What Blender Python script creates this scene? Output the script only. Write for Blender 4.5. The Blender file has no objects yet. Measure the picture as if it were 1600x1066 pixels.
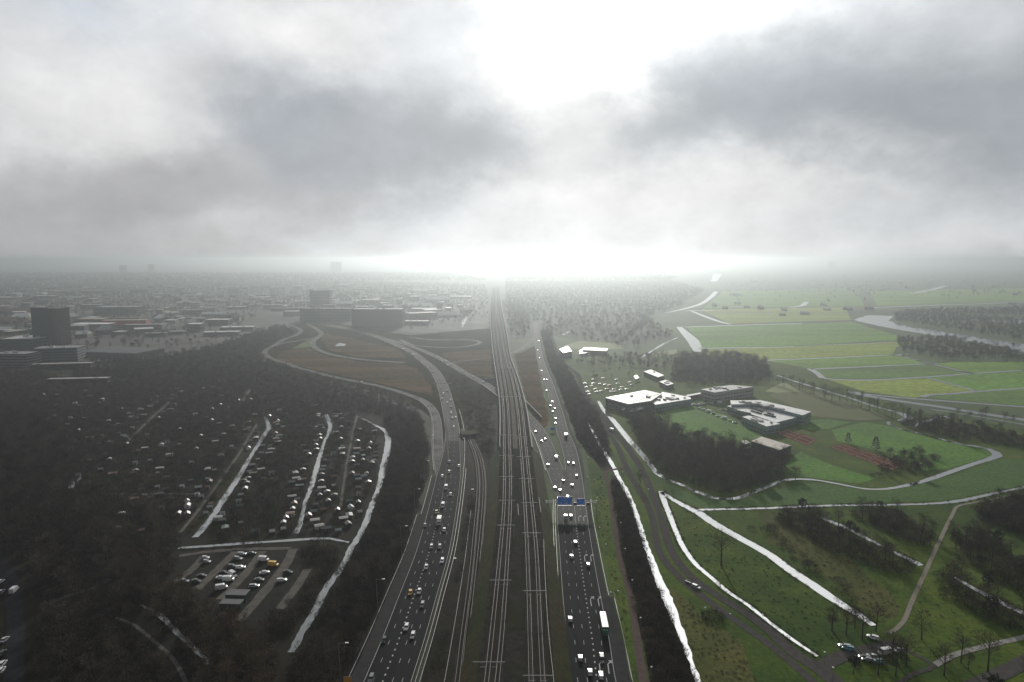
import bpy, bmesh, math, random
import numpy as np
from mathutils import Vector, Matrix
random.seed(7)
rng = np.random.default_rng(11)
R = math.radians
S = bpy.context.scene
COL = S.collection

# ------------------------------------------------------------------ camera
H = 150.0; F = 1066.7; CX, CY = 800.0, 533.0; HORIZON = 405.0
PITCH = math.atan((CY - HORIZON) / F)
cd = bpy.data.cameras.new('camera'); cam = bpy.data.objects.new('camera', cd); COL.objects.link(cam)
cam.location = (0, 0, H); cam.rotation_euler = (math.pi / 2 - PITCH, 0, 0)
cd.sensor_width = 36; cd.lens = F / 1600 * 36; cd.clip_start = 1; cd.clip_end = 80000
S.camera = cam

def ray(x, y):
    u, v = (x - CX) / F, (CY - y) / F
    c, s = math.cos(PITCH), math.sin(PITCH)
    return Vector((u, c + v * s, -s + v * c))
def G(x, y, z=0.0):                      # the point of the plane at height z seen at this pixel of the photograph
    d = ray(x, y); t = (z - H) / d.z
    return Vector((d.x * t, d.y * t, z))
def pxm(y):                              # pixels per metre on the ground at that row
    a = math.atan((y - CY) / F); return F / (H * math.cos(a) / math.sin(a + PITCH))

# ------------------------------------------------------------------ light
SUN_AZ, SUN_EL = 3.5, 19.0               # degrees right of the viewing direction, above the horizon
SUN_STRENGTH, SKY_STRENGTH = 3.9, 0.07
S.view_settings.view_transform = 'Standard'; S.view_settings.look = 'None'
S.view_settings.gamma = 1; S.view_settings.use_curve_mapping = False; S.view_settings.exposure = 0.0
sl = bpy.data.lights.new('sun', 'SUN'); sun = bpy.data.objects.new('sun', sl); COL.objects.link(sun)
sl.energy = SUN_STRENGTH; sl.angle = R(1.2); sl.color = (1.0, 0.95, 0.87)
sdir = Vector((math.sin(R(SUN_AZ)) * math.cos(R(SUN_EL)), math.cos(R(SUN_AZ)) * math.cos(R(SUN_EL)), math.sin(R(SUN_EL))))
sun.rotation_euler = sdir.to_track_quat('Z', 'Y').to_euler(); sun.location = (0, 0, 400)
S.cycles.use_denoising = True
S.cycles.max_bounces = 6; S.cycles.diffuse_bounces = 2; S.cycles.glossy_bounces = 3
S.cycles.transparent_max_bounces = 12; S.cycles.volume_bounces = 0

W = bpy.data.worlds.new('World'); S.world = W; W.use_nodes = True
nt = W.node_tree; nt.nodes.clear()
def N(t, typ, **kw):
    n = t.nodes.new(typ)
    for k, v in kw.items(): setattr(n, k, v)
    return n
def M(t, op, a, b=None, c=None):
    n = t.nodes.new('ShaderNodeMath'); n.operation = op
    for i, v in enumerate((a, b, c)):
        if v is None: continue
        if isinstance(v, (int, float)): n.inputs[i].default_value = v
        else: t.links.new(v, n.inputs[i])
    return n.outputs[0]
def MIX(t, f, a, b):
    n = t.nodes.new('ShaderNodeMix'); n.data_type = 'RGBA'
    for i, v in ((0, f), (6, a), (7, b)):
        if isinstance(v, (int, float)): n.inputs[i].default_value = v
        elif isinstance(v, tuple): n.inputs[i].default_value = (*v, 1)
        else: t.links.new(v, n.inputs[i])
    return n.outputs[2]
tc = N(nt, 'ShaderNodeTexCoord')
sep = N(nt, 'ShaderNodeSeparateXYZ'); nt.links.new(tc.outputs['Generated'], sep.inputs[0])
az0 = M(nt, 'MULTIPLY', M(nt, 'ARCTAN2', sep.outputs[0], sep.outputs[1]), 57.2958)
el0 = M(nt, 'MULTIPLY', M(nt, 'ARCSINE', sep.outputs[2]), 57.2958)
def wnoise(scale, detail, zs=1.5, rough=0.60, off=0.0):
    mp = N(nt, 'ShaderNodeMapping'); mp.inputs['Scale'].default_value = (1, 1, zs); mp.inputs['Location'].default_value = (off, off * .7, 0)
    nt.links.new(tc.outputs['Generated'], mp.inputs[0])
    n = N(nt, 'ShaderNodeTexNoise'); n.inputs['Scale'].default_value = scale; n.inputs['Detail'].default_value = detail
    n.inputs['Roughness'].default_value = rough
    nt.links.new(mp.outputs[0], n.inputs['Vector']); return n.outputs['Fac']
n1 = wnoise(5.0, 7); n2 = wnoise(5.5, 7, off=3.7); n3 = wnoise(9.0, 8, off=8.1); n4 = wnoise(2.2, 5, off=1.3)
az = M(nt, 'ADD', az0, M(nt, 'MULTIPLY', M(nt, 'SUBTRACT', n1, .5), 17))
el = M(nt, 'ADD', el0, M(nt, 'MULTIPLY', M(nt, 'SUBTRACT', n2, .5), 9))
def azel(x, y):
    d = ray(x, y).normalized(); return math.degrees(math.atan2(d.x, d.y)), math.degrees(math.asin(d.z))
sky = N(nt, 'ShaderNodeTexSky'); sky.sky_type = 'NISHITA'; sky.sun_disc = False
sky.sun_elevation = R(SUN_EL); sky.sun_rotation = R(SUN_AZ)
skyc = N(nt, 'ShaderNodeVectorMath', operation='SCALE'); nt.links.new(sky.outputs[0], skyc.inputs[0]); skyc.inputs['Scale'].default_value = SKY_STRENGTH
# cloud deck: uneven grey everywhere, then the cloud masses and bright gaps that stand in this part of the sky
base = M(nt, 'MULTIPLY_ADD', M(nt, 'SUBTRACT', n4, .5), 0.5, 0.25)
cl = N(nt, 'ShaderNodeCombineColor')
nt.links.new(base, cl.inputs[0]); nt.links.new(M(nt, 'MULTIPLY', base, 1.03), cl.inputs[1]); nt.links.new(M(nt, 'MULTIPLY', base, 1.08), cl.inputs[2])
col = MIX(nt, 0.9, skyc.outputs[0], cl.outputs[0])
def blob(x, y, rx, ry, c, w=1.0):
    global col
    a, e = azel(x, y); sa = rx / F * 57.3; se = ry / F * 57.3
    d = M(nt, 'ADD', M(nt, 'POWER', M(nt, 'MULTIPLY', M(nt, 'SUBTRACT', az, a), 1 / sa), 2),
          M(nt, 'POWER', M(nt, 'MULTIPLY', M(nt, 'SUBTRACT', el, e), 1 / se), 2))
    f = M(nt, 'MULTIPLY', M(nt, 'EXPONENT', M(nt, 'MULTIPLY', M(nt, 'POWER', d, 1.5), -0.8)), w)
    if isinstance(c, (int, float)):
        c = (c * .97, c * 1.0, c * 1.035) if c < .8 else (c, c * 1.0, c * .995)
    col = MIX(nt, f, col, c)
blob(400, 130, 800, 225, 0.66, .95)
blob(1250, 150, 700, 290, 0.62, .95)
blob(240, 15, 170, 55, (.56, .61, .67), .9)
blob(190, 180, 200, 90, 0.80, .85)
blob(490, 45, 190, 65, .90, .95)
blob(850, 350, 900, 50, 0.76, .9)
blob(1000, 385, 420, 45, .84, .9)
blob(480, 205, 150, 75, (.37, .405, .45), .92)
blob(680, 230, 230, 62, (.43, .45, .475), .95)
blob(905, 190, 80, 110, .86, .6)
blob(330, 300, 200, 45, (.46, .46, .47), .8)
blob(80, 330, 240, 70, (.42, .42, .425), .85)
blob(1200, 80, 220, 150, (.37, .41, .445), .95)
blob(1500, 190, 230, 100, (.36, .39, .42), .95)
blob(1400, 20, 160, 60, (.55, .58, .61), .6)
blob(1130, 290, 230, 50, 0.84, .9)
blob(930, 310, 140, 35, 0.85, .8)
blob(700, 40, 150, 90, .76, .85)
blob(870, 75, 115, 110, .93, .9)
blob(1110, -300, 330, 200, 3.0, .88)
blob(885, -20, 85, 100, 2.2, .9)
# fine wisps
wf = M(nt, 'MULTIPLY_ADD', M(nt, 'SUBTRACT', n3, .5), 0.55, 1.0)
vm = N(nt, 'ShaderNodeVectorMath', operation='SCALE'); nt.links.new(col, vm.inputs[0]); nt.links.new(wf, vm.inputs['Scale'])
bg = N(nt, 'ShaderNodeBackground'); nt.links.new(vm.outputs[0], bg.inputs[0]); bg.inputs[1].default_value = 1.0
wo = N(nt, 'ShaderNodeOutputWorld'); nt.links.new(bg.outputs[0], wo.inputs[0])

# ------------------------------------------------------------------ materials
MATS = {}
def mat(name, c1, c2=None, rough=.8, scale=.1, detail=5, spec=.5, metal=0, c3=None, scale3=.02, bump=0, stretch=None, rnd=0, fine=0):
    if name in MATS: return MATS[name]
    m = bpy.data.materials.new(name); m.use_nodes = True; t = m.node_tree
    b = t.nodes['Principled BSDF']; b.inputs['Roughness'].default_value = rough; b.inputs['Metallic'].default_value = metal
    b.inputs['Specular IOR Level'].default_value = spec
    b.inputs['Base Color'].default_value = (*c1, 1)
    out = None
    if c2:
        tcn = N(t, 'ShaderNodeTexCoord'); mp = N(t, 'ShaderNodeMapping'); t.links.new(tcn.outputs['Object'], mp.inputs[0])
        if stretch: mp.inputs['Scale'].default_value = stretch
        def nz(sc, lo, hi, det=detail):
            n = N(t, 'ShaderNodeTexNoise'); n.inputs['Scale'].default_value = sc; n.inputs['Detail'].default_value = det; n.inputs['Roughness'].default_value = .65
            t.links.new(mp.outputs[0], n.inputs['Vector'])
            r = N(t, 'ShaderNodeMapRange'); r.inputs[1].default_value = lo; r.inputs[2].default_value = hi; t.links.new(n.outputs['Fac'], r.inputs[0]); return r.outputs[0], n
        f, nn = nz(scale, .35, .65)
        out = MIX(t, f, c1, c2)
        if c3:
            f3, _ = nz(scale3, .45, .65); out = MIX(t, f3, out, c3)
        if fine:
            n = N(t, 'ShaderNodeTexNoise'); n.inputs['Scale'].default_value = fine; n.inputs['Detail'].default_value = 6; n.inputs['Roughness'].default_value = .75
            t.links.new(tcn.outputs['Object'], n.inputs['Vector'])
            r = N(t, 'ShaderNodeMapRange'); r.inputs[1].default_value = .3; r.inputs[2].default_value = .7; r.inputs[3].default_value = .45; r.inputs[4].default_value = 1.5; t.links.new(n.outputs['Fac'], r.inputs[0])
            vs = N(t, 'ShaderNodeVectorMath', operation='SCALE'); t.links.new(out, vs.inputs[0]); t.links.new(r.outputs[0], vs.inputs['Scale']); out = vs.outputs[0]
        if bump:
            bp = N(t, 'ShaderNodeBump'); bp.inputs['Strength'].default_value = bump; bp.inputs['Distance'].default_value = .5
            t.links.new(nn.outputs['Fac'], bp.inputs['Height']); t.links.new(bp.outputs[0], b.inputs['Normal'])
    if rnd:
        oi = N(t, 'ShaderNodeObjectInfo'); hs = N(t, 'ShaderNodeHueSaturation')
        t.links.new(M(t, 'MULTIPLY_ADD', oi.outputs['Random'], rnd, 1 - rnd / 2), hs.inputs['Value'])
        t.links.new(M(t, 'MULTIPLY_ADD', oi.outputs['Random'], .04, .48), hs.inputs['Hue'])
        if out: t.links.new(out, hs.inputs['Color'])
        else: hs.inputs['Color'].default_value = (*c1, 1)
        out = hs.outputs[0]
    if out: t.links.new(out, b.inputs['Base Color'])
    MATS[name] = m; return m

def water_mat():
    m = bpy.data.materials.new('water'); m.use_nodes = True; t = m.node_tree
    b = t.nodes['Principled BSDF']; b.inputs['Base Color'].default_value = (.018, .022, .02, 1)
    b.inputs['Roughness'].default_value = .05; b.inputs['IOR'].default_value = 2.6; b.inputs['Specular IOR Level'].default_value = 1.0
    tcn = N(t, 'ShaderNodeTexCoord'); n = N(t, 'ShaderNodeTexNoise'); n.inputs['Scale'].default_value = .5; n.inputs['Detail'].default_value = 4
    t.links.new(tcn.outputs['Object'], n.inputs['Vector'])
    bp = N(t, 'ShaderNodeBump'); bp.inputs['Strength'].default_value = .08; bp.inputs['Distance'].default_value = .3
    t.links.new(n.outputs['Fac'], bp.inputs['Height']); t.links.new(bp.outputs[0], b.inputs['Normal'])
    MATS['water'] = m; return m
WATER = water_mat()
ASPH = mat('asphalt', (.009, .010, .012), (.018, .019, .021), .85, .35, 6, spec=.022, c3=(.020, .021, .023), scale3=.03, stretch=(1, .12, 1))
ASPH2 = mat('pale_asphalt', (.10, .10, .098), (.14, .137, .133), .85, .3, 6, spec=.03, c3=(.05, .05, .05), scale3=.05)
ROADP = mat('grey_road', (.060, .057, .055), (.090, .085, .081), .9, .4, 6, spec=0)
BRICKP = mat('brown_path', (.085, .066, .058), (.12, .095, .085), .9, .4, 6, spec=0)
SANDP = mat('sand_path', (.20, .17, .125), (.27, .23, .17), .8, .3, 6)
DIRT = mat('dirt_lane', (.060, .055, .048), (.12, .11, .096), .95, .22, 6, spec=.1)
PAINT = mat('road_paint', (.50, .50, .48), (.36, .36, .35), .9, 1.5, 4, spec=0)
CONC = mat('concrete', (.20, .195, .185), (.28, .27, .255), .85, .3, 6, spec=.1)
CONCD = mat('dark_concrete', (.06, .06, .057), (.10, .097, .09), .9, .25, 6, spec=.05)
GALV = mat('galvanised_steel', (.17, .175, .18), (.24, .245, .25), .6, .4, 3, metal=.2, spec=.3)
RAIL = mat('rail_steel', (.20, .185, .17), None, .6, spec=.1)
DARKST = mat('dark_steel', (.05, .052, .055), None, .5)
BALLAST = mat('ballast', (.022, .019, .017), (.042, .036, .031), .95, .6, 6, spec=0, c3=(.045, .043, .04), scale3=.03)
SLEEPER = mat('sleeper', (.05, .046, .042), None, .9, spec=0)
GRAVEL = mat('gravel', (.022, .021, .019), (.046, .043, .039), .95, .25, 6, spec=0, c3=(.030, .032, .018), scale3=.06)
SANDW = mat('pale_strip', (.11, .098, .08), (.16, .145, .12), .9, .3, 4, spec=0)
GRASS = mat('grass', (.042, .080, .010), (.085, .118, .016), .95, .05, 8, spec=.05, c3=(.028, .058, .010), scale3=.012, fine=.5)
GRASSB = mat('bright_grass', (.060, .155, .013), (.085, .195, .018), .95, .05, 8, spec=.1, c3=(.048, .115, .016), scale3=.012, fine=.3)
GRASSD = mat('dark_grass', (.016, .022, .007), (.034, .040, .011), .95, .08, 8, spec=.05, c3=(.038, .030, .015), scale3=.03, fine=.5)
ROUGHG = mat('rough_grass', (.062, .072, .018), (.045, .066, .014), .95, .12, 8, spec=.05, c3=(.105, .098, .030), scale3=.03, fine=.5)
POLDER = [mat('polder_grass_%d' % i, c, tuple(v * 1.35 for v in c), .95, .03, 6, spec=.1, c3=tuple(v * .75 for v in c), scale3=.006, stretch=(.25, 1, 1), fine=.12)
          for i, c in enumerate([(.10, .21, .018), (.19, .25, .026), (.085, .165, .024), (.13, .245, .016)])]
BROWNF = mat('brown_field', (.095, .066, .042), (.062, .047, .030), .95, .05, 8, spec=0, c3=(.13, .088, .053), scale3=.02, stretch=(.2, 1, 1), fine=.15)
OLIVEF = mat('olive_field', (.10, .115, .04), (.08, .10, .032), .95, .03, 8, spec=.1)
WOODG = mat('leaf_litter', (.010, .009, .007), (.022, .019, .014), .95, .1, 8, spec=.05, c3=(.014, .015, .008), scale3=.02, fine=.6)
CITYG = mat('town_ground', (.055, .052, .048), (.10, .095, .088), .9, .02, 8, spec=.1, c3=(.032, .034, .026), scale3=.006)
CLAY = mat('clay_court', (.105, .048, .032), (.14, .065, .044), .95, .2, 6, spec=0)
def ground_mat():
    m = bpy.data.materials.new('ground'); m.use_nodes = True; t = m.node_tree; b = t.nodes['Principled BSDF']
    b.inputs['Roughness'].default_value = .95; b.inputs['Specular IOR Level'].default_value = .1
    tcn = N(t, 'ShaderNodeTexCoord'); sp = N(t, 'ShaderNodeSeparateXYZ'); t.links.new(tcn.outputs['Object'], sp.inputs[0])
    def nz(sc, det=8):
        n = N(t, 'ShaderNodeTexNoise'); n.inputs['Scale'].default_value = sc; n.inputs['Detail'].default_value = det; n.inputs['Roughness'].default_value = .7
        t.links.new(tcn.outputs['Object'], n.inputs['Vector']); return n.outputs['Fac']
    def ramp(f, a, b_):
        r = N(t, 'ShaderNodeMapRange'); r.inputs[1].default_value = a; r.inputs[2].default_value = b_; t.links.new(f, r.inputs[0]); return r.outputs[0]
    left = MIX(t, ramp(nz(.012), .4, .6), (.030, .029, .022), (.062, .057, .048))
    left = MIX(t, ramp(nz(.003), .5, .62), left, (.035, .040, .024))
    right = MIX(t, ramp(nz(.006), .4, .6), (.050, .088, .028), (.074, .112, .034))
    right = MIX(t, ramp(nz(.0016), .5, .62), right, (.040, .055, .030))
    f = ramp(M(t, 'ADD', sp.outputs[0], M(t, 'MULTIPLY', M(t, 'SUBTRACT', nz(.004), .5), 300)), -60, 60)
    t.links.new(MIX(t, f, left, right), b.inputs['Base Color']); return m
GROUND = ground_mat()

# ------------------------------------------------------------------ mesh helpers
def obj(name, me, parent=None, **props):
    o = bpy.data.objects.new(name, me); COL.objects.link(o)
    if parent: o.parent = parent
    for k, v in props.items(): o[k] = v
    return o
def empty(name, loc, rz=0, label=None, category=None, group=None):
    o = bpy.data.objects.new(name, None); COL.objects.link(o); o.location = loc; o.rotation_euler = (0, 0, rz); o.empty_display_size = .5
    if label: o['label'] = label
    if category: o['category'] = category
    if group: o['group'] = group
    return o
def mesh(name, verts, faces, m, smooth=False):
    me = bpy.data.meshes.new(name); me.from_pydata([tuple(v) for v in verts], [], faces); me.update()
    for mm in (m if isinstance(m, (list, tuple)) else [m]): me.materials.append(mm)
    if smooth: me.polygons.foreach_set('use_smooth', [True] * len(me.polygons))
    return me
class MB:
    def __init__(s): s.v = []; s.f = []; s.mi = []
    def box(s, x0, x1, y0, y1, z0, z1, mi=0):
        n = len(s.v); s.v += [(x, y, z) for z in (z0, z1) for y in (y0, y1) for x in (x0, x1)]
        s.f += [tuple(n + i for i in q) for q in ((0, 2, 3, 1), (4, 5, 7, 6), (0, 1, 5, 4), (2, 6, 7, 3), (0, 4, 6, 2), (1, 3, 7, 5))]; s.mi += [mi] * 6; return s
    def quad(s, a, b, c, d, mi=0):
        n = len(s.v); s.v += [a, b, c, d]; s.f.append((n, n + 1, n + 2, n + 3)); s.mi.append(mi); return s
    def poly(s, pts, mi=0):
        n = len(s.v); s.v += list(pts); s.f.append(tuple(range(n, n + len(pts)))); s.mi.append(mi); return s
    def tube(s, p, q, r0, r1, k=6, mi=0, cap=True):
        p, q = Vector(p), Vector(q); d = (q - p).normalized(); a = d.orthogonal().normalized(); b = d.cross(a); n = len(s.v)
        for (c, r) in ((p, r0), (q, r1)):
            for i in range(k):
                an = 2 * math.pi * i / k; s.v.append(c + a * (r * math.cos(an)) + b * (r * math.sin(an)))
        for i in range(k):
            j = (i + 1) % k; s.f.append((n + i, n + j, n + k + j, n + k + i)); s.mi.append(mi)
        if cap: s.f.append(tuple(n + k + i for i in range(k))); s.mi.append(mi)
        return s
    def prism(s, pts, z0, z1, mi=0, top=True):
        n = len(s.v); k = len(pts); s.v += [(p[0], p[1], z0) for p in pts] + [(p[0], p[1], z1) for p in pts]
        for i in range(k):
            j = (i + 1) % k; s.f.append((n + i, n + j, n + k + j, n + k + i)); s.mi.append(mi)
        if top: s.f.append(tuple(n + k + i for i in range(k))); s.mi.append(mi)
        return s
    def me(s, name, m, smooth=False):
        me = mesh(name, s.v, s.f, m, smooth)
        if isinstance(m, (list, tuple)) and len(m) > 1: me.polygons.foreach_set('material_index', s.mi)
        return me

def catmull(P, step=6.0):
    P = [Vector(p) for p in P]; n = len(P); out = []
    for i in range(n - 1):
        p0 = P[i - 1] if i else P[0] * 2 - P[1]; p1, p2 = P[i], P[i + 1]; p3 = P[i + 2] if i + 2 < n else P[-1] * 2 - P[-2]
        # centripetal
        t0 = 0; t1 = t0 + max((p1 - p0).length, 1e-3) ** .5; t2 = t1 + max((p2 - p1).length, 1e-3) ** .5; t3 = t2 + max((p3 - p2).length, 1e-3) ** .5
        k = max(1, int((p2 - p1).length / step))
        for j in range(k):
            t = t1 + (t2 - t1) * j / k
            A1 = p0 * ((t1 - t) / (t1 - t0)) + p1 * ((t - t0) / (t1 - t0)); A2 = p1 * ((t2 - t) / (t2 - t1)) + p2 * ((t - t1) / (t2 - t1)); A3 = p2 * ((t3 - t) / (t3 - t2)) + p3 * ((t - t2) / (t3 - t2))
            B1 = A1 * ((t2 - t) / (t2 - t0)) + A2 * ((t - t0) / (t2 - t0)); B2 = A2 * ((t3 - t) / (t3 - t1)) + A3 * ((t - t1) / (t3 - t1))
            out.append((B1 * ((t2 - t) / (t2 - t1)) + B2 * ((t - t1) / (t2 - t1)), i + j / k))
    out.append((P[-1], n - 1)); return out

class Path:
    def __init__(s, px, width=4.0, z=0.0, step=6.0, world=False):
        W3 = px if world else [G(p[0], p[1], z) for p in px]
        width = list(width) if isinstance(width, (list, tuple)) else [width] * len(W3)
        if not world and len(px) > 2:                # what leaves the picture at the bottom goes on towards the viewer
            if px[-1][1] > 1080: W3.append(W3[-1] + (W3[-1] - W3[-3]).normalized() * 110); width.append(width[-1])
            if px[0][1] > 1080: W3.insert(0, W3[0] + (W3[0] - W3[2]).normalized() * 110); width.insert(0, width[0])
        c = catmull(W3, step); s.p = [q for q, _ in c]; n = len(s.p)
        ws = width if isinstance(width, (list, tuple)) else [width] * len(W3)
        s.w = [ws[int(t)] + (ws[min(int(t) + 1, len(ws) - 1)] - ws[int(t)]) * (t - int(t)) for _, t in c]
        s.t = [((s.p[min(i + 1, n - 1)] - s.p[max(i - 1, 0)]).normalized()) for i in range(n)]
        s.n = [Vector((t.y, -t.x, 0)).normalized() for t in s.t]
        s.s = [0.0]
        for i in range(1, n): s.s.append(s.s[-1] + (s.p[i] - s.p[i - 1]).length)
        s.L = s.s[-1]; s.xy = np.array([(q.x, q.y) for q in s.p])
    def at(s, d, off=0.0):
        i = min(max(int(np.searchsorted(s.s, d)) - 1, 0), len(s.p) - 2); f = (d - s.s[i]) / max(s.s[i + 1] - s.s[i], 1e-6); f = min(max(f, 0), 1)
        nn = s.n[i].lerp(s.n[i + 1], f)
        return s.p[i].lerp(s.p[i + 1], f) + nn * off
    def head(s, pt):
        i = int(np.argmin(((s.xy - np.array([pt.x, pt.y])) ** 2).sum(1))); return s.t[i]
    def dist_at(s, pt):
        return s.s[int(np.argmin(((s.xy - np.array([pt.x, pt.y])) ** 2).sum(1)))]
    def width_at(s, d):
        return float(np.interp(d, s.s, s.w))

KEEP = []                                # (xy array, clearance) of everything trees must not stand on
def ribbon_mesh(name, path, m, z=0.0, off=0.0, width=None, jag=0.0, seed=0, d0=None, d1=None):
    r = random.Random(seed); v = []; f = []
    n = 0
    for i, p in enumerate(path.p):
        if d0 is not None and path.s[i] < d0: continue
        if d1 is not None and path.s[i] > d1: break
        w = (path.w[i] if width is None else width) / 2
        a = p + path.n[i] * (off - w - r.uniform(-jag, jag)); b = p + path.n[i] * (off + w + r.uniform(-jag, jag))
        v += [(a.x, a.y, p.z + z), (b.x, b.y, p.z + z)]; n += 1
    f = [(2 * i, 2 * i + 1, 2 * i + 3, 2 * i + 2) for i in range(n - 1)]
    return mesh(name, v, f, m)
def road(name, px, width, m, z, clear=2.0, step=6.0, jag=0, world=False, seed=0, zbase=0):
    p = Path(px, width, zbase, step, world)
    o = obj(name, ribbon_mesh(name, p, m, z, jag=jag, seed=seed), kind='structure')
    for q, w in zip(p.p, p.w): KEEP.append((q.x, q.y, w / 2 + clear))
    return o, p
_ws = [0]
WATERS = []
def water(px, width, jag=.5, step=3.0, clear=1.0):
    _ws[0] += 1
    width = [w * .88 for w in width] if isinstance(width, list) else width * .88
    WATERS.append((px, width))
    return road('canal_water', px, width, WATER, .16, clear, step, jag * .45, seed=_ws[0])
def sheet(name, px, m, z, parent=None, rag=0):
    pts = [G(*p) for p in px]
    if rag:
        r = random.Random(len(px)); q = []
        for a, b in zip(pts, pts[1:] + pts[:1]):
            k = max(1, int((b - a).length / 12))
            for j in range(k):
                c = a.lerp(b, j / k); q.append(c + Vector((r.uniform(-rag, rag), r.uniform(-rag, rag), 0)))
        pts = q
    bm = bmesh.new(); bm.faces.new([bm.verts.new((p.x, p.y, z)) for p in pts])
    bmesh.ops.recalc_face_normals(bm, faces=bm.faces)
    for f in bm.faces:
        if f.normal.z < 0: f.normal_flip()
    bmesh.ops.triangulate(bm, faces=bm.faces)
    me = bpy.data.meshes.new(name); bm.to_mesh(me); bm.free(); me.materials.append(m)
    return obj(name, me, parent, kind='structure')

# ------------------------------------------------------------------ ground and fields
g = MB(); E = 30000
g.quad((-E, -600, 0), (E, -600, 0), (E, E, 0), (-E, E, 0)); obj('ground', g.me('ground', GROUND), kind='structure')
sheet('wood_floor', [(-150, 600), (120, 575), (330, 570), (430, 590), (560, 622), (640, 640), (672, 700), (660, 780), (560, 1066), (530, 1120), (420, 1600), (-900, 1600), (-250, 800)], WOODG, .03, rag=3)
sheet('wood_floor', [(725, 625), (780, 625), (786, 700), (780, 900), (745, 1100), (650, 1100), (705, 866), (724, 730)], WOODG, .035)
sheet('town_ground', [(-200, 560), (-200, 470), (100, 452), (500, 446), (730, 448), (765, 470), (768, 520), (640, 520), (480, 495), (380, 535), (250, 560), (100, 570)], CITYG, .03, rag=20)
sheet('wood_floor', [(790, 426), (880, 424), (980, 428), (1050, 432), (1100, 455), (1060, 480), (1010, 500), (1050, 530), (980, 540), (900, 530), (850, 525), (800, 530), (790, 480)], mat('green_wood_floor', (.030, .040, .022), (.045, .055, .028), .95, .02, 8, spec=.1), .03, rag=15)
sheet('rough_ground', [(405, 545), (425, 520), (480, 502), (560, 510), (640, 524), (768, 512), (776, 600), (780, 632), (728, 640), (715, 690), (690, 690), (672, 650), (640, 630), (560, 605), (470, 588), (420, 570)], mat('scrubby_ground', (.030, .027, .018), (.048, .041, .028), .95, .04, 8, spec=0, c3=(.026, .032, .014), scale3=.012, fine=.2), .04, rag=2)
sheet('brown_field', [(445, 569), (432, 560), (440, 549), (480, 543), (510, 556), (560, 565), (628, 569), (652, 576), (670, 597), (676, 618), (640, 611), (590, 598), (530, 586), (480, 575)], BROWNF, .05, rag=2)
sheet('rough_verge', [(506, 520), (556, 530), (620, 545), (636, 560), (560, 558), (515, 548), (503, 533)], BROWNF, .05, rag=3)
sheet('rough_verge', [(455, 545), (490, 527), (494, 540), (480, 543)], GRASS, .045)
sheet('brown_field', [(690, 552), (768, 545), (770, 590), (748, 588), (708, 570)], BROWNF, .05, rag=2)
sheet('brown_field', [(803, 555), (820, 549), (836, 540), (846, 600), (858, 650), (848, 672), (828, 640), (818, 610)], BROWNF, .05, rag=2)
sheet('rough_verge', [(846, 575), (852, 600), (866, 650), (873, 690), (862, 672), (855, 640)], GRASS, .055)
sheet('meadow', [(870, 560), (930, 560), (1070, 545), (1200, 560), (1330, 600), (1420, 640), (1700, 690), (2300, 1600), (1250, 1600), (1000, 1120), (960, 950), (930, 820), (920, 735), (900, 640)], GRASS, .03)
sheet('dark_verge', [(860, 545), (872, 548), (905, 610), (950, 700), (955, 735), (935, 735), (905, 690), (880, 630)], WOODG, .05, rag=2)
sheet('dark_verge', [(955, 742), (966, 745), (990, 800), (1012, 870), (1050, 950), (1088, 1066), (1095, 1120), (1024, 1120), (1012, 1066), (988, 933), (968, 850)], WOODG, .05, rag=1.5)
sheet('rough_verge', [(1040, 920), (1064, 925), (1100, 960), (1150, 1000), (1180, 1066), (1190, 1110), (1100, 1110), (1080, 1020)], ROUGHG, .05, rag=2)
sheet('rough_verge', [(1190, 800), (1240, 800), (1330, 870), (1400, 930), (1410, 975), (1370, 960), (1290, 900), (1200, 845)], ROUGHG, .06, rag=3)
sheet('lawn', [(1024, 646), (1080, 634), (1130, 648), (1192, 682), (1150, 691), (1060, 674)], GRASSB, .07)
sheet('lawn', [(1300, 672), (1350, 659), (1388, 666), (1450, 684), (1540, 704), (1550, 713), (1480, 733), (1425, 736), (1420, 716), (1308, 689)], GRASSB, .07)
sheet('lawn', [(1216, 735), (1250, 706), (1300, 727), (1370, 748), (1340, 756), (1260, 746)], GRASSB, .07)
sheet('lawn', [(1230, 660), (1290, 655), (1330, 660), (1300, 669), (1260, 672)], GRASSB, .065)
sheet('lawn', [(1040, 755), (1090, 776), (1150, 784), (1200, 768), (1270, 754), (1375, 770), (1490, 742), (1570, 716), (1700, 735), (1640, 755), (1560, 765), (1480, 782), (1300, 787), (1100, 794), (1060, 780)], mat('green_bank', (.036, .088, .014), (.055, .115, .020), .95, .05, 8, spec=.1, fine=.4), .062)
sheet('bright_verge', [(1195, 612), (1225, 596), (1250, 612), (1215, 614)], mat('lime_grass', (.11, .15, .03), (.14, .17, .04), .95, .05), .07)
sheet('olive_field', [(1200, 617), (1245, 604), (1345, 632), (1392, 655), (1340, 657), (1270, 650)], OLIVEF, .068)
sheet('bright_verge', [(880, 540), (905, 533), (960, 536), (975, 545), (930, 547), (890, 545)], mat('lime_grass', (.11, .15, .03)), .07)
sheet('bright_verge', [(1018, 552), (1056, 546), (1062, 552), (1024, 557)], mat('lime_grass', (.11, .15, .03)), .07)
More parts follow.
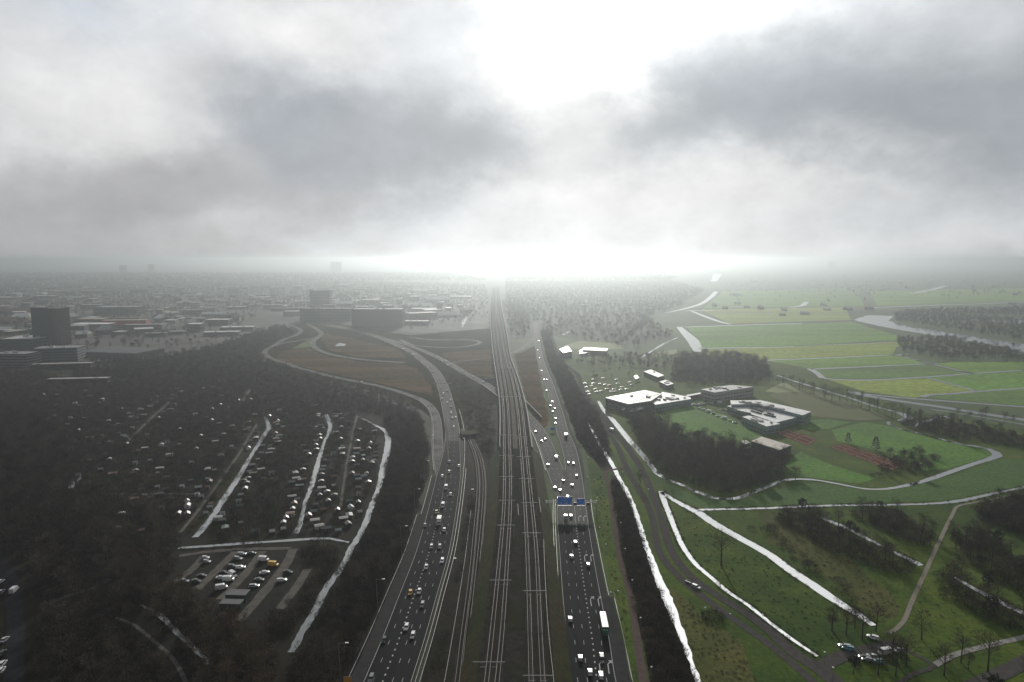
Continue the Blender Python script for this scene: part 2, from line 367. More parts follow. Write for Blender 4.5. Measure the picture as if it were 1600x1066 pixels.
fields = [[(1095, 547), (1255, 541), (1440, 533), (1400, 543), (1395, 554), (1200, 562), (1120, 563)], [(1075, 512), (1200, 508), (1330, 503), (1420, 530), (1250, 540), (1092, 545)],
          [(1200, 564), (1390, 556), (1410, 558), (1445, 568), (1267, 576)], [(1270, 578), (1445, 570), (1515, 584), (1445, 589), (1365, 593), (1287, 591)],
          [(1295, 594), (1365, 595), (1445, 591), (1522, 611), (1450, 618), (1430, 622), (1350, 612)], [(1450, 590), (1520, 585), (1600, 580), (1700, 575), (1720, 600), (1600, 606), (1526, 611)],
          [(1455, 567), (1482, 566), (1600, 566), (1700, 563), (1700, 572), (1600, 578), (1522, 583)], [(1448, 621), (1525, 613), (1600, 608), (1720, 602), (1750, 640), (1600, 634)],
          [(1095, 484), (1320, 480), (1330, 500), (1140, 506)], [(1130, 455), (1340, 450), (1350, 478), (1100, 482)], [(1360, 455), (1700, 448), (1700, 468), (1370, 478)]]
for i, fpx in enumerate(fields): sheet('polder_field', fpx, POLDER[(i * 3 + 1) % 4], .08)

# ------------------------------------------------------------------ water
water([(918, 660), (930, 682), (942, 702), (957, 727), (967, 747), (980, 770), (990, 792), (998, 815), (1008, 848), (1018, 877), (1030, 907), (1042, 935), (1052, 960), (1062, 985), (1073, 1015), (1090, 1062), (1100, 1095)],
      [2, 2.6, 3, 3.3, 3.2, 3.6, 3.4, 3, 3, 3.6, 4.6, 5, 4.2, 3.6, 2.4, 2.2, 2.2], .9)
water([(935, 627), (944, 642), (952, 650), (970, 672), (985, 690), (1000, 707), (1015, 725), (1030, 742), (1047, 751), (1070, 760), (1095, 771), (1120, 779), (1150, 779), (1175, 770), (1200, 760), (1232, 750), (1270, 750), (1312, 757), (1350, 764), (1375, 765), (1412, 760), (1450, 750), (1487, 737), (1525, 724), (1548, 717), (1558, 712), (1553, 706), (1537, 700), (1500, 694), (1450, 681), (1412, 672), (1392, 665), (1387, 659)],
      [3, 4.5, 5, 6, 6, 5.5, 5, 4.5, 4, 4, 4.5, 4.5, 4.5, 4.5, 4, 3.5, 3.2, 3.2, 3.2, 3.2, 4, 4.5, 5, 5, 6, 8, 7, 4.5, 4, 4, 4, 4, 3], .6)
water([(1033, 768), (1037, 782), (1045, 802), (1055, 828), (1068, 856), (1087, 882), (1110, 902), (1137, 925), (1170, 947), (1200, 971), (1237, 999), (1277, 1026)], [4, 4.2, 3.6, 3.2, 3, 2.8, 2.6, 2.4, 2.2, 2, 2, 1.5], .2)
water([(1033, 769), (1050, 780), (1070, 791), (1092, 802), (1115, 818), (1150, 838), (1200, 866), (1237, 893), (1275, 918), (1295, 932), (1318, 947), (1340, 960), (1365, 978)], [3.5, 4, 5, 6.6, 6.4, 6.2, 6, 6.2, 6.2, 6, 5, 4.4, 3], .25)
water([(1090, 797), (1140, 796), (1200, 794.5), (1275, 791), (1337, 790), (1400, 789), (1462, 787), (1500, 783), (1537, 775), (1575, 767), (1610, 760), (1700, 745)], [3, 3, 3, 3.6, 2.6, 2.8, 3.5, 4.5, 3.5, 3, 3, 3], .5)
water([(1262, 800), (1300, 816), (1332, 830), (1370, 850), (1405, 867), (1440, 884)], [2, 4, 4, 3, 3, 4], .6)
water([(1490, 902), (1515, 916), (1535, 927), (1560, 940), (1585, 952), (1620, 970)], [2, 3, 4, 4.5, 4, 3], .6)
# polder ditches
for px, w in [([(1190, 563.5), (1290, 559.5), (1390, 555)], 5), ([(1267, 577), (1360, 573), (1445, 569)], 5), ([(1287, 592), (1325, 594), (1365, 594), (1445, 589.5), (1520, 584), (1600, 579), (1700, 573)], 5),
              ([(1440, 621), (1450, 618), (1480, 616), (1525, 612), (1600, 607), (1700, 600)], 5), ([(1350, 616), (1400, 621), (1465, 626), (1530, 631), (1600, 636), (1700, 643)], 5.5),
              ([(1330, 612), (1345, 617), (1405, 627), (1475, 637), (1537, 647), (1597, 656), (1700, 672)], 8), ([(1215, 587), (1245, 597), (1275, 606), (1300, 614), (1325, 621), (1362, 634), (1385, 640), (1407, 646), (1418, 651), (1415, 656), (1404, 658)], [3, 4, 4, 4, 4, 4, 4, 5, 7, 6, 3]),
              ([(1407, 557), (1450, 567), (1485, 576), (1520, 584)], 3.5), ([(1445, 590), (1485, 600), (1525, 611.5)], 4), ([(1400, 555.5), (1422, 553)], 5), ([(1455, 568), (1482, 566)], 4), ([(1265, 576), (1276, 583), (1285, 591)], 6),
              ([(1425, 667), (1432, 663), (1450, 658), (1475, 651), (1485, 654)], 3.5), ([(1455, 640), (1520, 650), (1590, 662), (1650, 672)], 2.5), ([(1360, 481), (1410, 479), (1462, 477), (1530, 475), (1600, 472), (1700, 466)], 12),
              ([(1422, 459), (1450, 454), (1477, 447)], 22), ([(1235, 480.5), (1252, 478), (1260, 472)], 12), ([(1071, 511.3), (1140, 509), (1200, 507), (1254, 506)], 8), ([(1091, 545), (1140, 544), (1200, 543), (1240, 542)], 5), ([(1257, 540), (1350, 537), (1442, 532)], 2.5),
              ([(1030, 491), (1060, 485), (1080, 480), (1095, 475), (1110, 465), (1119, 456)], [5, 9, 11, 12, 14, 16]), ([(1080, 486), (1105, 496), (1125, 503), (1140, 507)], [6, 10, 10, 7]), ([(1070, 485.7), (1115, 485.5)], 8),
              ([(1061, 511), (1070, 520), (1082, 532), (1087, 541), (1090, 550)], [9, 13, 16, 14, 8]), ([(881, 523), (890, 518), (912, 513)], 4), ([(1115, 440), (1122, 428)], [30, 60]), ([(1000, 560), (1040, 536), (1058, 528)], 3), ([(1500, 580), (1530, 586)], 3)]:
    water(px, [q * 1.55 for q in w] if isinstance(w, list) else w * 1.55, .3, 8)
def pond(px, z=.17):
    o = sheet('river_water', px, WATER, z, rag=2)
    for p in px: pass
    return o
pond([(1332, 500), (1355, 493), (1397, 494), (1387, 501), (1425, 511), (1465, 517), (1525, 527), (1600, 538), (1700, 550), (1700, 566), (1600, 552), (1560, 541), (1475, 527), (1412, 517), (1375, 510)])
pond([(1490, 499), (1495, 496.5), (1540, 500), (1600, 501), (1700, 503), (1700, 509), (1600, 506), (1530, 503)])
# ditches on the left
water([(555, 650), (570, 656), (585, 664), (600, 672), (606, 684), (605, 705), (600, 725), (595, 750), (589, 770), (580, 792), (570, 820), (560, 840), (547, 860), (535, 885), (510, 920), (492, 955), (470, 992), (455, 1020)],
      [1.5, 2, 3, 4.5, 5.5, 6, 5.5, 4.5, 3.4, 3.8, 4.2, 3.6, 3.6, 3.2, 4, 4, 3.6, 3], .9)
water([(509, 648), (516, 665), (513, 678), (507, 690), (500, 712), (492, 742), (485, 765), (477, 785), (470, 815), (462, 834)], [4, 5, 3.5, 2.5, 3.5, 4, 3.5, 2.5, 3, 4], .7)
water([(414, 652), (420, 668), (412, 681), (397, 705), (385, 725), (370, 750), (350, 780), (325, 817), (305, 840)], [3, 5, 4, 3.5, 4, 4.5, 4.5, 4, 4], .8)
water([(278, 857), (320, 854), (375, 850), (420, 847), (465, 844), (512, 842), (545, 848)], [3, 3.5, 3.5, 3, 3.5, 3, 2], .4)
water([(110, 765), (118, 748), (122, 738)], [3, 9, 4], .8)
water([(218, 945), (235, 953), (250, 962), (270, 982), (300, 1010), (330, 1040)], [1.5, 2, 2.6, 2.6, 2.4, 2], .7)
water([(602, 625.5), (622, 632), (646, 641.5)], 3, .1)
pond([(726, 485), (732, 484), (731, 496), (723, 512), (720, 508)]); pond([(722, 476), (732, 484), (728, 486), (719, 480)])
pond([(524, 541), (530, 536), (541, 538), (540, 541)])

# ------------------------------------------------------------------ motorways and roads
Lw = [17.2, 17.2, 17.2, 17.2, 17.2, 17.2, 17.0, 14.5, 12.8, 12.6, 13, 13, 12, 12, 12, 12, 12, 12, 12, 12, 12, 12, 12, 12]
Lpx = [(595, 1096), (605.5, 1066), (630, 1000), (652.5, 933), (675, 866), (690.5, 800), (701, 745), (704.5, 720), (706.5, 700), (707, 675), (702.5, 646), (692, 605), (679, 580), (656, 560), (642, 550), (622, 540), (598, 530), (567, 520), (530, 512), (487, 505), (445, 499), (400, 494), (330, 487), (200, 477)]
Lo, LP = road('motorway_road', Lpx, [w + .6 for w in Lw], ASPH, .30, 7, 5)
Rpx = [(933, 1096), (925.5, 1066), (918.5, 1000), (909, 933), (900.5, 866), (893.5, 800), (893.5, 760), (895, 733), (888.5, 700), (879, 675), (873, 650), (865.5, 625), (858, 600), (845, 565), (839, 530), (837.5, 515), (837, 508), (836.5, 504)]
Rw = [17.2, 17.2, 17.2, 17.2, 17.2, 18, 15.5, 11, 11, 10.5, 10, 10, 9.5, 9.5, 9, 9, 9, 9]
Ro, RP = road('motorway_road', Rpx, [w + .6 for w in Rw], ASPH, .30, 6, 5)
Spx = [(884, 800), (877, 765), (866.5, 733), (854.5, 700), (843, 676), (828, 656), (808, 638), (785, 619.5), (757, 600), (725, 582), (687, 560), (655, 546), (625, 535.5), (585, 524.5), (560, 517), (515, 507), (487, 502), (437, 496), (400, 491), (330, 484.5), (200, 474.5)]
Sw = [9, 11, 13, 12.5, 12, 11.5, 11, 11, 11, 11, 11] + [11] * 10
So, SP = road('slip_road', Spx, Sw, ASPH, .26, 5, 5)
A1px = [(694, 760), (688, 733), (684.5, 700), (684, 676), (682, 655), (676, 640), (660, 626), (637, 617), (612, 609), (585, 602), (560, 597), (525, 590), (507, 586), (482, 579), (462, 574), (445, 567), (427, 562), (416, 555), (415, 548), (427, 541), (450, 535), (475, 531), (492, 528)]
A1o, A1P = road('slip_road', A1px, [7, 8.5, 8.5, 8.5, 8.5, 8] + [8] * 17, ASPH2, .22, 4, 5)
A2o, A2P = road('slip_road', [(480, 506), (494, 514), (502, 521), (496, 528), (489, 535), (492, 543), (510, 552), (537, 558), (575, 563), (632, 567)], 9, ASPH2, .24, 4, 5)
A3o, A3P = road('slip_road', [(420, 500), (447, 507), (464, 512), (470, 518), (460, 525), (445, 530), (427, 541)], 9, ASPH2, .20, 4, 5)
A4o, A4P = road('slip_road', [(625, 531), (650, 540), (687, 543), (720, 542.5), (742, 539), (750, 535), (735, 531.5), (675, 531), (640, 527)], 8, ASPH2, .20, 4, 5)
A5o, A5P = road('slip_road', [(600, 521), (680, 519), (765, 513)], 8, ASPH2, .19, 4, 8)
A6o, A6P = road('slip_road', [(705, 567), (735, 563), (770, 559), (800, 552), (817, 544), (832, 531), (840, 520)], [5, 5, 5, 8, 8, 8, 8], ASPH2, .18, 3, 5)
# local roads and paths
road('local_road', [(1320, 1085), (1305, 1066), (1282, 1046), (1245, 1024), (1200, 984), (1165, 958), (1121, 931), (1084, 905), (1052, 866), (1030, 800), (1002, 733), (981, 700), (960, 675), (941, 650), (921, 625), (910, 610), (902, 585), (884, 570), (872, 556), (867, 540), (862, 525)], [6.5, 6.5, 7, 5.6, 4.8, 4.6, 4.6, 4.4, 4.2, 4.2, 5, 5.5, 6.5, 6.5, 6.5, 6, 6, 5, 5, 5, 5], ROADP, .14, 2.5, 4)
road('cycle_path', [(1285, 1085), (1268, 1064), (1245, 1043), (1200, 1006), (1158, 976), (1100, 934), (1066, 906), (1032, 866), (1017, 800), (981, 735), (966, 700), (951, 676), (944, 662)], [3.6, 3.6, 3.6, 3.6, 3.6, 4, 4, 4, 4.2, 4.2, 4.5, 4, 3.5], ROADP, .12, 2, 4)
road('cycle_path', [(1014, 1096), (1006, 1066), (985, 933), (967, 866), (958, 800), (949, 752), (946, 739), (953, 735), (975, 732)], [3.6, 3.6, 2.8, 2.8, 2.8, 2.8, 3, 3.5, 3.5], BRICKP, .20, 1.2, 4)
road('sand_path', [(1600, 770), (1562, 778), (1520, 786), (1497, 791), (1489, 803), (1465, 852), (1447, 892), (1425, 940), (1412, 971), (1402, 982), (1388, 990)], 1.9, mat('pale_path', (.12, .105, .075), (.17, .15, .11), .9, .3, 6), .13, 1.2, 4)
road('local_road', [(1280, 1044), (1310, 1028), (1345, 1018), (1400, 1006)], 6, ROADP, .13, 2, 4)
road('garden_path', [(1395, 1003), (1417, 1017), (1460, 1040), (1430, 1052), (1395, 1075)], 2.0, ROADP, .13, 1, 4)
road('garden_path', [(1460, 1040), (1485, 1026), (1540, 1010), (1600, 996), (1700, 970)], 2.6, CONC, .12, 1, 4)
road('local_road', [(1490, 1085), (1530, 1068), (1570, 1050), (1610, 1030), (1700, 990)], 6, ROADP, .13, 2, 4)
road('local_road', [(-40, 850), (0, 880), (14, 905), (22, 950), (24, 1000), (20, 1066), (18, 1110)], 6, mat('dark_street', (.022, .024, .027), (.032, .034, .037), .8, .3, spec=0), .13, 5, 4)
road('dirt_lane', [(75, 945), (110, 930), (145, 920), (170, 905)], 3, mat('mud', (.02, .019, .017)), .13, 2, 4)
road('dirt_lane', [(180, 965), (210, 978), (240, 1002), (270, 1030), (290, 1066), (296, 1090)], 1.6, mat('mud', (.02, .019, .017), (.035, .032, .028), .95, .2), .13, 2, 4)
# allotment paths
for px, w in [([(402, 662), (375, 707), (345, 750), (312, 795), (282, 832)], 2.0), ([(267, 627), (235, 655), (200, 690)], 2.2), ([(391, 609), (379, 627)], 3), ([(557, 652), (542, 725), (532, 792)], 1.8), ([(330, 686), (375, 684), (400, 684)], 1.6), ([(170, 772), (240, 772), (320, 772)], 1.5)]:
    road('garden_path', px, w, DIRT, .12, 1.5, 4)
sheet('meadow_strip', [(404, 664), (410, 668), (398, 700), (372, 742), (330, 805), (305, 833), (290, 828), (320, 795), (350, 752), (380, 708)], GRASSD, .06)
sheet('meadow_strip', [(270, 628), (277, 630), (245, 665), (205, 693), (203, 689)], GRASSD, .06)
# gravel car park on the left
sheet('car_park_ground', [(280, 862), (400, 855), (470, 853), (490, 875), (470, 920), (430, 965), (360, 985), (300, 950), (258, 915)], mat('car_park_soil', (.010, .010, .009), (.022, .021, .016), .95, .3, 6, spec=.05), .08)
for px, w in [([(318, 870), (300, 890), (270, 912)], 4), ([(370, 860), (345, 885), (307, 922)], 4), ([(410, 862), (385, 895), (345, 937)], 4.2), ([(458, 858), (445, 885), (402, 938), (372, 972)], 4.6), ([(480, 890), (465, 915), (437, 952)], 4), ([(280, 869), (330, 862), (400, 858), (455, 857)], 3)]:
    road('dirt_lane', px, w, DIRT, .13, 3, 3, jag=.25)

OLDA = mat('old_asphalt', (.070, .070, .069), (.10, .099, .097), .85, .3, 6, spec=.03, c3=(.05, .05, .05), scale3=.03, stretch=(1, .15, 1))  # older paving on the right carriageway; elsewhere distant road sheen painted as paler colour
o = obj('motorway_road', ribbon_mesh('old_surface', LP, OLDA, .302, 0, None, d0=LP.dist_at(G(703, 690))), kind='structure')  # grazing sheen of the far left carriageway, put into the colour
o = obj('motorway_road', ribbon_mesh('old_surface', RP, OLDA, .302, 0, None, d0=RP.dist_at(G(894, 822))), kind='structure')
o = obj('slip_road', ribbon_mesh('old_surface', SP, OLDA, .263, 0, None), kind='structure')  # sheen along the slip road, likewise painted into the colour
# ---- lane paint
def paint(parent, path, offs, d0=0, d1=None, z=.305):
    """offs: list of (offset fn or number, kind)"""
    mb = MB(); d1 = d1 or path.L
    for off, kind in offs:
        fo = off if callable(off) else (lambda d, o=off: o)
        if kind == 'solid': ln, gap, w = 6, 0, .22
        elif kind == 'dash': ln, gap, w = 3, 9, .20
        else: ln, gap, w = 1.1, 2.9, .55
        d = d0
        while d < d1:
            e = min(d + ln, d1)
            a, b = path.at(d, fo(d) - w / 2), path.at(d, fo(d) + w / 2); c, q = path.at(e, fo(e) + w / 2), path.at(e, fo(e) - w / 2)
            for v in (a, b, c, q): v.z = z
            mb.quad(a, b, c, q); d += ln + gap
    return obj('lane_marking', mb.me('lane_marking', PAINT), parent)
near = LP.dist_at(G(690, 800)); gore = LP.dist_at(G(702, 745)); far = LP.dist_at(G(598, 530))
paint(Lo, LP, [(lambda d: -LP.width_at(d) / 2 + .5, 'solid'), (lambda d: LP.width_at(d) / 2 - .5, 'solid')], 0, far)
paint(Lo, LP, [(-5.2, 'dash'), (-1.7, 'block'), (1.75, 'dash'), (5.2, 'dash')], 0, gore)
paint(Lo, LP, [(-2.3, 'dash'), (1.6, 'dash')], gore, far)
rg = RP.dist_at(G(894, 780)); rfar = RP.dist_at(G(839, 530)); rb = RP.dist_at(G(894, 822))
paint(Ro, RP, [(lambda d: -RP.width_at(d) / 2 + .5, 'solid'), (lambda d: RP.width_at(d) / 2 - .5, 'solid')], 0, rfar)
paint(Ro, RP, [(-5.2, 'dash'), (-1.7, 'dash'), (1.75, 'block'), (5.2, 'dash')], 0, rb)
paint(Ro, RP, [(-5.2, 'dash'), (-1.7, 'dash'), (1.75, 'solid'), (5.2, 'dash')], rb, rg)
paint(Ro, RP, [(-1.6, 'dash'), (1.8, 'dash')], rg, rfar)
sfar = SP.dist_at(G(625, 535.5)); s0 = SP.dist_at(G(878, 770))
paint(So, SP, [(lambda d: -SP.width_at(d) / 2 + .6, 'solid'), (lambda d: SP.width_at(d) / 2 - .6, 'solid'), (-1.7, 'dash'), (1.8, 'dash')], s0, sfar, .268)
for o_, P_ in ((A1o, A1P), (A2o, A2P)):
    paint(o_, P_, [(lambda d, P_=P_: -P_.width_at(d) / 2 + .5, 'solid'), (lambda d, P_=P_: P_.width_at(d) / 2 - .5, 'solid'), (0, 'dash')], 0, None, .247)
def arrow(x, y):
    p = G(x, y); t = RP.head(p); n = Vector((t.y, -t.x, 0)); mb = MB()
    def q(u, v): w = p + n * u + t * v; return (w.x, w.y, .306)
    mb.quad(q(-.2, -4), q(.2, -4), q(.2, 2), q(-.2, 2)); mb.quad(q(-.2, 2), q(.2, 2), q(1.2, 3.4), q(.7, 3.6)); mb.poly([q(.3, 4.4), q(1.3, 2.4), q(1.9, 4.4)])
    obj('turn_arrow', mb.me('turn_arrow', PAINT), Ro)
for x, y in [(904, 811), (912, 811), (913.5, 873), (923, 873), (923, 941), (935, 941), (937, 1044), (950.5, 1044)]: arrow(x, y)
SHOULDER = mat('shoulder_asphalt', (.030, .030, .031), (.046, .045, .045), .9, .3, 6, spec=.02)
# paved gore wedges and hard shoulders
def strip(name, path, off, w, d0, d1, m, z, parent=None):
    return obj(name, ribbon_mesh(name, path, m, z, off, w, d0=d0, d1=d1), parent, kind='structure')
strip('hard_shoulder', LP, -11.35, 4.9, 0, LP.dist_at(G(688, 805)), SHOULDER, .24)
strip('hard_shoulder', LP, -10.3, 2.6, LP.dist_at(G(688, 805)), gore, SHOULDER, .24)
strip('hard_shoulder', RP, 11.3, 4.8, 0, RP.dist_at(G(910, 935)), SHOULDER, .24)
strip('hard_shoulder', RP, 10.2, 2.4, RP.dist_at(G(910, 935)), rg, SHOULDER, .24)
strip('hard_shoulder', RP, 6.6, 3.0, rg, rfar, SHOULDER, .24)
sheet('gore_paving', [(694.5, 655), (696.5, 655), (700, 690), (702, 722), (700.5, 722), (697, 690)], mat('pale_paving', (.13, .115, .105), (.11, .10, .093), .9, .3, spec=0), .31)
sheet('gore_paving', [(878, 735), (884, 735), (891, 776), (889.5, 776)], mat('pale_paving', (.27, .235, .215)), .31)

# ------------------------------------------------------------------ guard rails
def guard_rail(path, off, d0, d1, label, z=.3, posts=True, mrail=GALV, h=.75, group='guard rails along the motorways'):
    p0 = path.at(d0, off); root = empty('guard_rail', (p0.x, p0.y, z), 0, label, 'guard rail', group)
    mb = MB(); pb = MB(); d = d0; st = 4.0
    L = lambda v: (v.x - p0.x, v.y - p0.y)
    prev = None
    while d <= d1:
        a = path.at(d, off - .1); b = path.at(d, off + .1); a, b = L(a), L(b)
        ring = [(a[0], a[1], h - .34), (b[0], b[1], h - .34), (b[0], b[1], h), (a[0], a[1], h)]
        if prev:
            for i in range(4): j = (i + 1) % 4; mb.quad(prev[i], prev[j], ring[j], ring[i])
        prev = ring; c = L(path.at(d, off))
        pb.box(c[0] - .07, c[0] + .07, c[1] - .07, c[1] + .07, -z, h - .34)
        d += st
    obj('rail', mb.me('rail', mrail), root)
    if posts: obj('post', pb.me('post', GALV), root, kind='stuff')
    return root
kink = LP.dist_at(G(688, 805))
guard_rail(LP, -14.2, 0, kink, 'grey guard rail outside the hard shoulder left of the left carriageway, near stretch')
guard_rail(LP, -11.8, kink, gore, 'grey guard rail beside the left carriageway just below the slip road gore')
guard_rail(LP, 10.1, 0, LP.dist_at(G(700, 640)), 'grey guard rail on the right edge of the left carriageway')
guard_rail(LP, 11.7, 0, LP.dist_at(G(704, 735)), 'second grey guard rail right of the left carriageway, on the verge side')
guard_rail(A1P, -4.8, A1P.dist_at(G(688, 735)), A1P.dist_at(G(445, 567)), 'grey guard rail on the outside of the long curved slip road')
guard_rail(RP, -10.0, 0, rg, 'grey guard rail on the left edge of the right carriageway')
guard_rail(RP, -11.2, 0, rg, 'second grey guard rail left of the right carriageway, beside the railway bank')
guard_rail(RP, 14.2, 0, RP.dist_at(G(910, 935)), 'grey guard rail outside the lay-by right of the right carriageway')
guard_rail(RP, 12.0, RP.dist_at(G(910, 935)), rg, 'grey guard rail right of the right carriageway below the blue signs')
guard_rail(SP, -7, SP.dist_at(G(867, 735)), SP.dist_at(G(832, 660)), 'grey guard rail left of the slip road coming from under the railway')
bl = Path([(990, 1075), (983, 1040), (970, 980), (958, 925)], 1, 0, 3)
guard_rail(bl, 0, 0, bl.L, 'pale handrail on the grass bank between lay-by and brown path', 0, True, CONC, 1.1)

# ------------------------------------------------------------------ railway on its bank
ZR = 6.0
def track_path(px): return Path(px, 2.6, ZR, 6)
Ta = [[(756, 1100), (760, 1066), (768, 993), (781, 866), (787.6, 785), (788, 700), (786.5, 635), (781.5, 590), (776.5, 560), (772, 520), (770, 480), (772, 450)],
      [(773, 1100), (776.5, 1066), (784, 993), (793, 866), (797.4, 785), (796.5, 700), (793.5, 635), (787.5, 590), (782, 560), (777, 520), (773.5, 480), (774, 450)],
      [(831, 1100), (830, 1066), (828, 993), (824, 866), (820, 785), (814, 700), (808, 635), (799.5, 590), (790, 560), (783.5, 520), (777.5, 480), (776.5, 450)],
      [(850, 1100), (848.5, 1066), (844.5, 993), (838.5, 866), (831, 785), (822, 700), (815, 635), (805, 590), (794.5, 560), (788, 520), (781, 480), (778.5, 450)]]
TP = [track_path(t) for t in Ta]
for p in TP:
    for q in p.p: KEEP.append((q.x, q.y, 9))
# bank: top between outer tracks, slopes to the ground
Y0 = TP[0].p[0].y; YV = G(800, 700, ZR).y; YEND = G(775, 450, ZR).y
def xs(p, y): return float(np.interp(y, p.xy[:, 1], p.xy[:, 0]))
bank = MB(); rows = []
y = Y0
while y < YV:
    a, b = xs(TP[0], y) - 3.6, xs(TP[3], y) + 4.2; rows.append((a, b, y)); y += 8
rows.append((xs(TP[0], YV) - 3.6, xs(TP[3], YV) + 4.2, YV))
for (a, b, y), (c, d, e) in zip(rows, rows[1:]):
    bank.quad((a, y, ZR - .5), (b, y, ZR - .5), (d, e, ZR - .5), (c, e, ZR - .5), 0)
    bank.quad((a - 7, y, .05), (a, y, ZR - .5), (c, e, ZR - .5), (c - 7, e, .05), 1)
    bank.quad((b, y, ZR - .5), (b + 7, y, .05), (d + 7, e, .05), (d, e, ZR - .5), 1)
a, b, y = rows[-1]; bank.quad((a - 7, y, .05), (b + 7, y, .05), (b, y, ZR - .5), (a, y, ZR - .5), 1)
obj('railway_bank', bank.me('railway_bank', [GRAVEL, GRASSD]), kind='structure')
# viaduct deck beyond
dk = [(781, 700), (781, 635), (776, 590), (771.5, 560), (767.5, 520), (766, 480), (769, 450)]; dr = [(832, 702), (822, 635), (809.5, 590), (798.5, 560), (792, 520), (784, 480), (780.5, 450)]
dl = Path(dk, 1, ZR, 10); drr = Path(dr, 1, ZR, 10)
vd = empty('railway_viaduct', (0, YV, 0), 0, 'long pale-edged railway viaduct carrying four tracks over the slip road', 'viaduct')
deck = MB(); par = MB(); par2 = MB(); strp = MB(); y = YV; k = 0
ys = list(np.arange(YV, YEND, 15))
for y, e in zip(ys, ys[1:]):
    a, b, c, d = xs(dl, y), xs(drr, y), xs(dl, e), xs(drr, e)
    yy, ee = y - YV, e - YV
    deck.quad((a, yy, ZR - .5), (b, yy, ZR - .5), (d, ee, ZR - .5), (c, ee, ZR - .5), 0)
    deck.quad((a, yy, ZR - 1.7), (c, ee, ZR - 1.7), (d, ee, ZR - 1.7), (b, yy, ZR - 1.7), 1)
    for mb_, x0, x1 in ((par, a, c), (par2, b, d)):
        for (w0, w1, z0, z1) in ((-.5, .5, ZR - 1.7, ZR + .9),):
            q0 = [(x0 + w0, yy, z0), (x0 + w1, yy, z0), (x0 + w1, yy, z1), (x0 + w0, yy, z1)]; q1 = [(x1 + w0, ee, z0), (x1 + w1, ee, z0), (x1 + w1, ee, z1), (x1 + w0, ee, z1)]
            for i in range(4): j = (i + 1) % 4; mb_.quad(q0[i], q0[j], q1[j], q1[i])
    m0 = (xs(TP[1], y) + xs(TP[2], y)) / 2; m1 = (xs(TP[1], e) + xs(TP[2], e)) / 2; g0 = (xs(TP[2], y) - xs(TP[1], y)) / 2 - 2.2; g1 = (xs(TP[2], e) - xs(TP[1], e)) / 2 - 2.2
    g0, g1 = min(max(g0, .4), 1.8), min(max(g1, .4), 1.8)
    strp.quad((m0 - g0, yy, ZR - .42), (m0 + g0, yy, ZR - .42), (m1 + g1, ee, ZR - .42), (m1 - g1, ee, ZR - .42))
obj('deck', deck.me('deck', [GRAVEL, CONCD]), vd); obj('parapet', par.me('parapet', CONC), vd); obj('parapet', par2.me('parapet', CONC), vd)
obj('walkway', strp.me('walkway', SANDW), vd)
UY0, UY1 = G(800, 655).y, G(800, 590).y
y = YV + 2
while y < YEND:
    inside = UY0 - 5 < y < UY1 + 5
    if not inside or int((y - YV) / 24) % 3 == 0:
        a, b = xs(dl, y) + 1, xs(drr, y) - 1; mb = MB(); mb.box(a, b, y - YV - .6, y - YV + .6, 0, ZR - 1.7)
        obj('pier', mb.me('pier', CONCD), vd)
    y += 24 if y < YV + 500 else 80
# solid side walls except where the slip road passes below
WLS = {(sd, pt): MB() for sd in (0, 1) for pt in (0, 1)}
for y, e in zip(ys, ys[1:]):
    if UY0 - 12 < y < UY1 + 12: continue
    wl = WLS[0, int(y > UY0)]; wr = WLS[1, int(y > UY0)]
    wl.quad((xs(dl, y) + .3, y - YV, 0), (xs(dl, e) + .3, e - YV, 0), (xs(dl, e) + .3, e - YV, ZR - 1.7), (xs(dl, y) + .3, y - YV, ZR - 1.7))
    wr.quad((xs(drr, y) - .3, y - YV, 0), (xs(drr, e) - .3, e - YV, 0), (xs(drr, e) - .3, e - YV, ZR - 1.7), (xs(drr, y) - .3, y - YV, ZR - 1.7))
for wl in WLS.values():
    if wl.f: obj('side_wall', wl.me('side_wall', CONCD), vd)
def wallseg(name, pts, h, m, label, cat='retaining wall', t=.5, caps=True):
    P_ = Path([G(*p) for p in pts], 1, 0, 6, True); p0 = P_.p[0]; root = empty(name, (p0.x, p0.y, 0), 0, label, cat); mb = MB(); cp = MB()
    for i in range(len(P_.p) - 1):
        a, b = P_.p[i] - p0, P_.p[i + 1] - p0; n0, n1 = P_.n[i], P_.n[i + 1]
        for off in (-t / 2, t / 2):
            q, w = a + n0 * off, b + n1 * off; mb.quad((q.x, q.y, 0), (w.x, w.y, 0), (w.x, w.y, h), (q.x, q.y, h))
        l0, r0, l1, r1 = a - n0 * t, a + n0 * t, b - n1 * t, b + n1 * t
        cp.quad((l0.x, l0.y, h), (r0.x, r0.y, h), (r1.x, r1.y, h), (l1.x, l1.y, h)); cp.quad((l0.x, l0.y, h + .3), (r0.x, r0.y, h + .3), (r1.x, r1.y, h + .3), (l1.x, l1.y, h + .3))
        cp.quad((l0.x, l0.y, h), (l1.x, l1.y, h), (l1.x, l1.y, h + .3), (l0.x, l0.y, h + .3)); cp.quad((r0.x, r0.y, h), (r1.x, r1.y, h), (r1.x, r1.y, h + .3), (r0.x, r0.y, h + .3))
        if i % 2 == 0:
            q = a + n0 * (t / 2 + .12); obj('pilaster', MB().box(q.x - .3, q.x + .3, q.y - .3, q.y + .3, 0, h).me('pilaster', CONCD), root)
    obj('wall', mb.me('wall', CONCD), root); obj('coping', cp.me('coping', CONC), root); return root
wallseg('retaining_wall', [(753, 606), (766, 616), (778, 625)], 4.2, CONCD, 'ribbed concrete retaining wall where slip road dives under railway, near side')
wallseg('retaining_wall', [(757, 596), (775, 595)], 3.6, CONCD, 'straight concrete wall on the far side of the railway underpass')
wallseg('retaining_wall', [(820, 630), (832, 642), (846, 657)], 3.2, CONCD, 'slanting concrete wall right of the viaduct above the slip road')
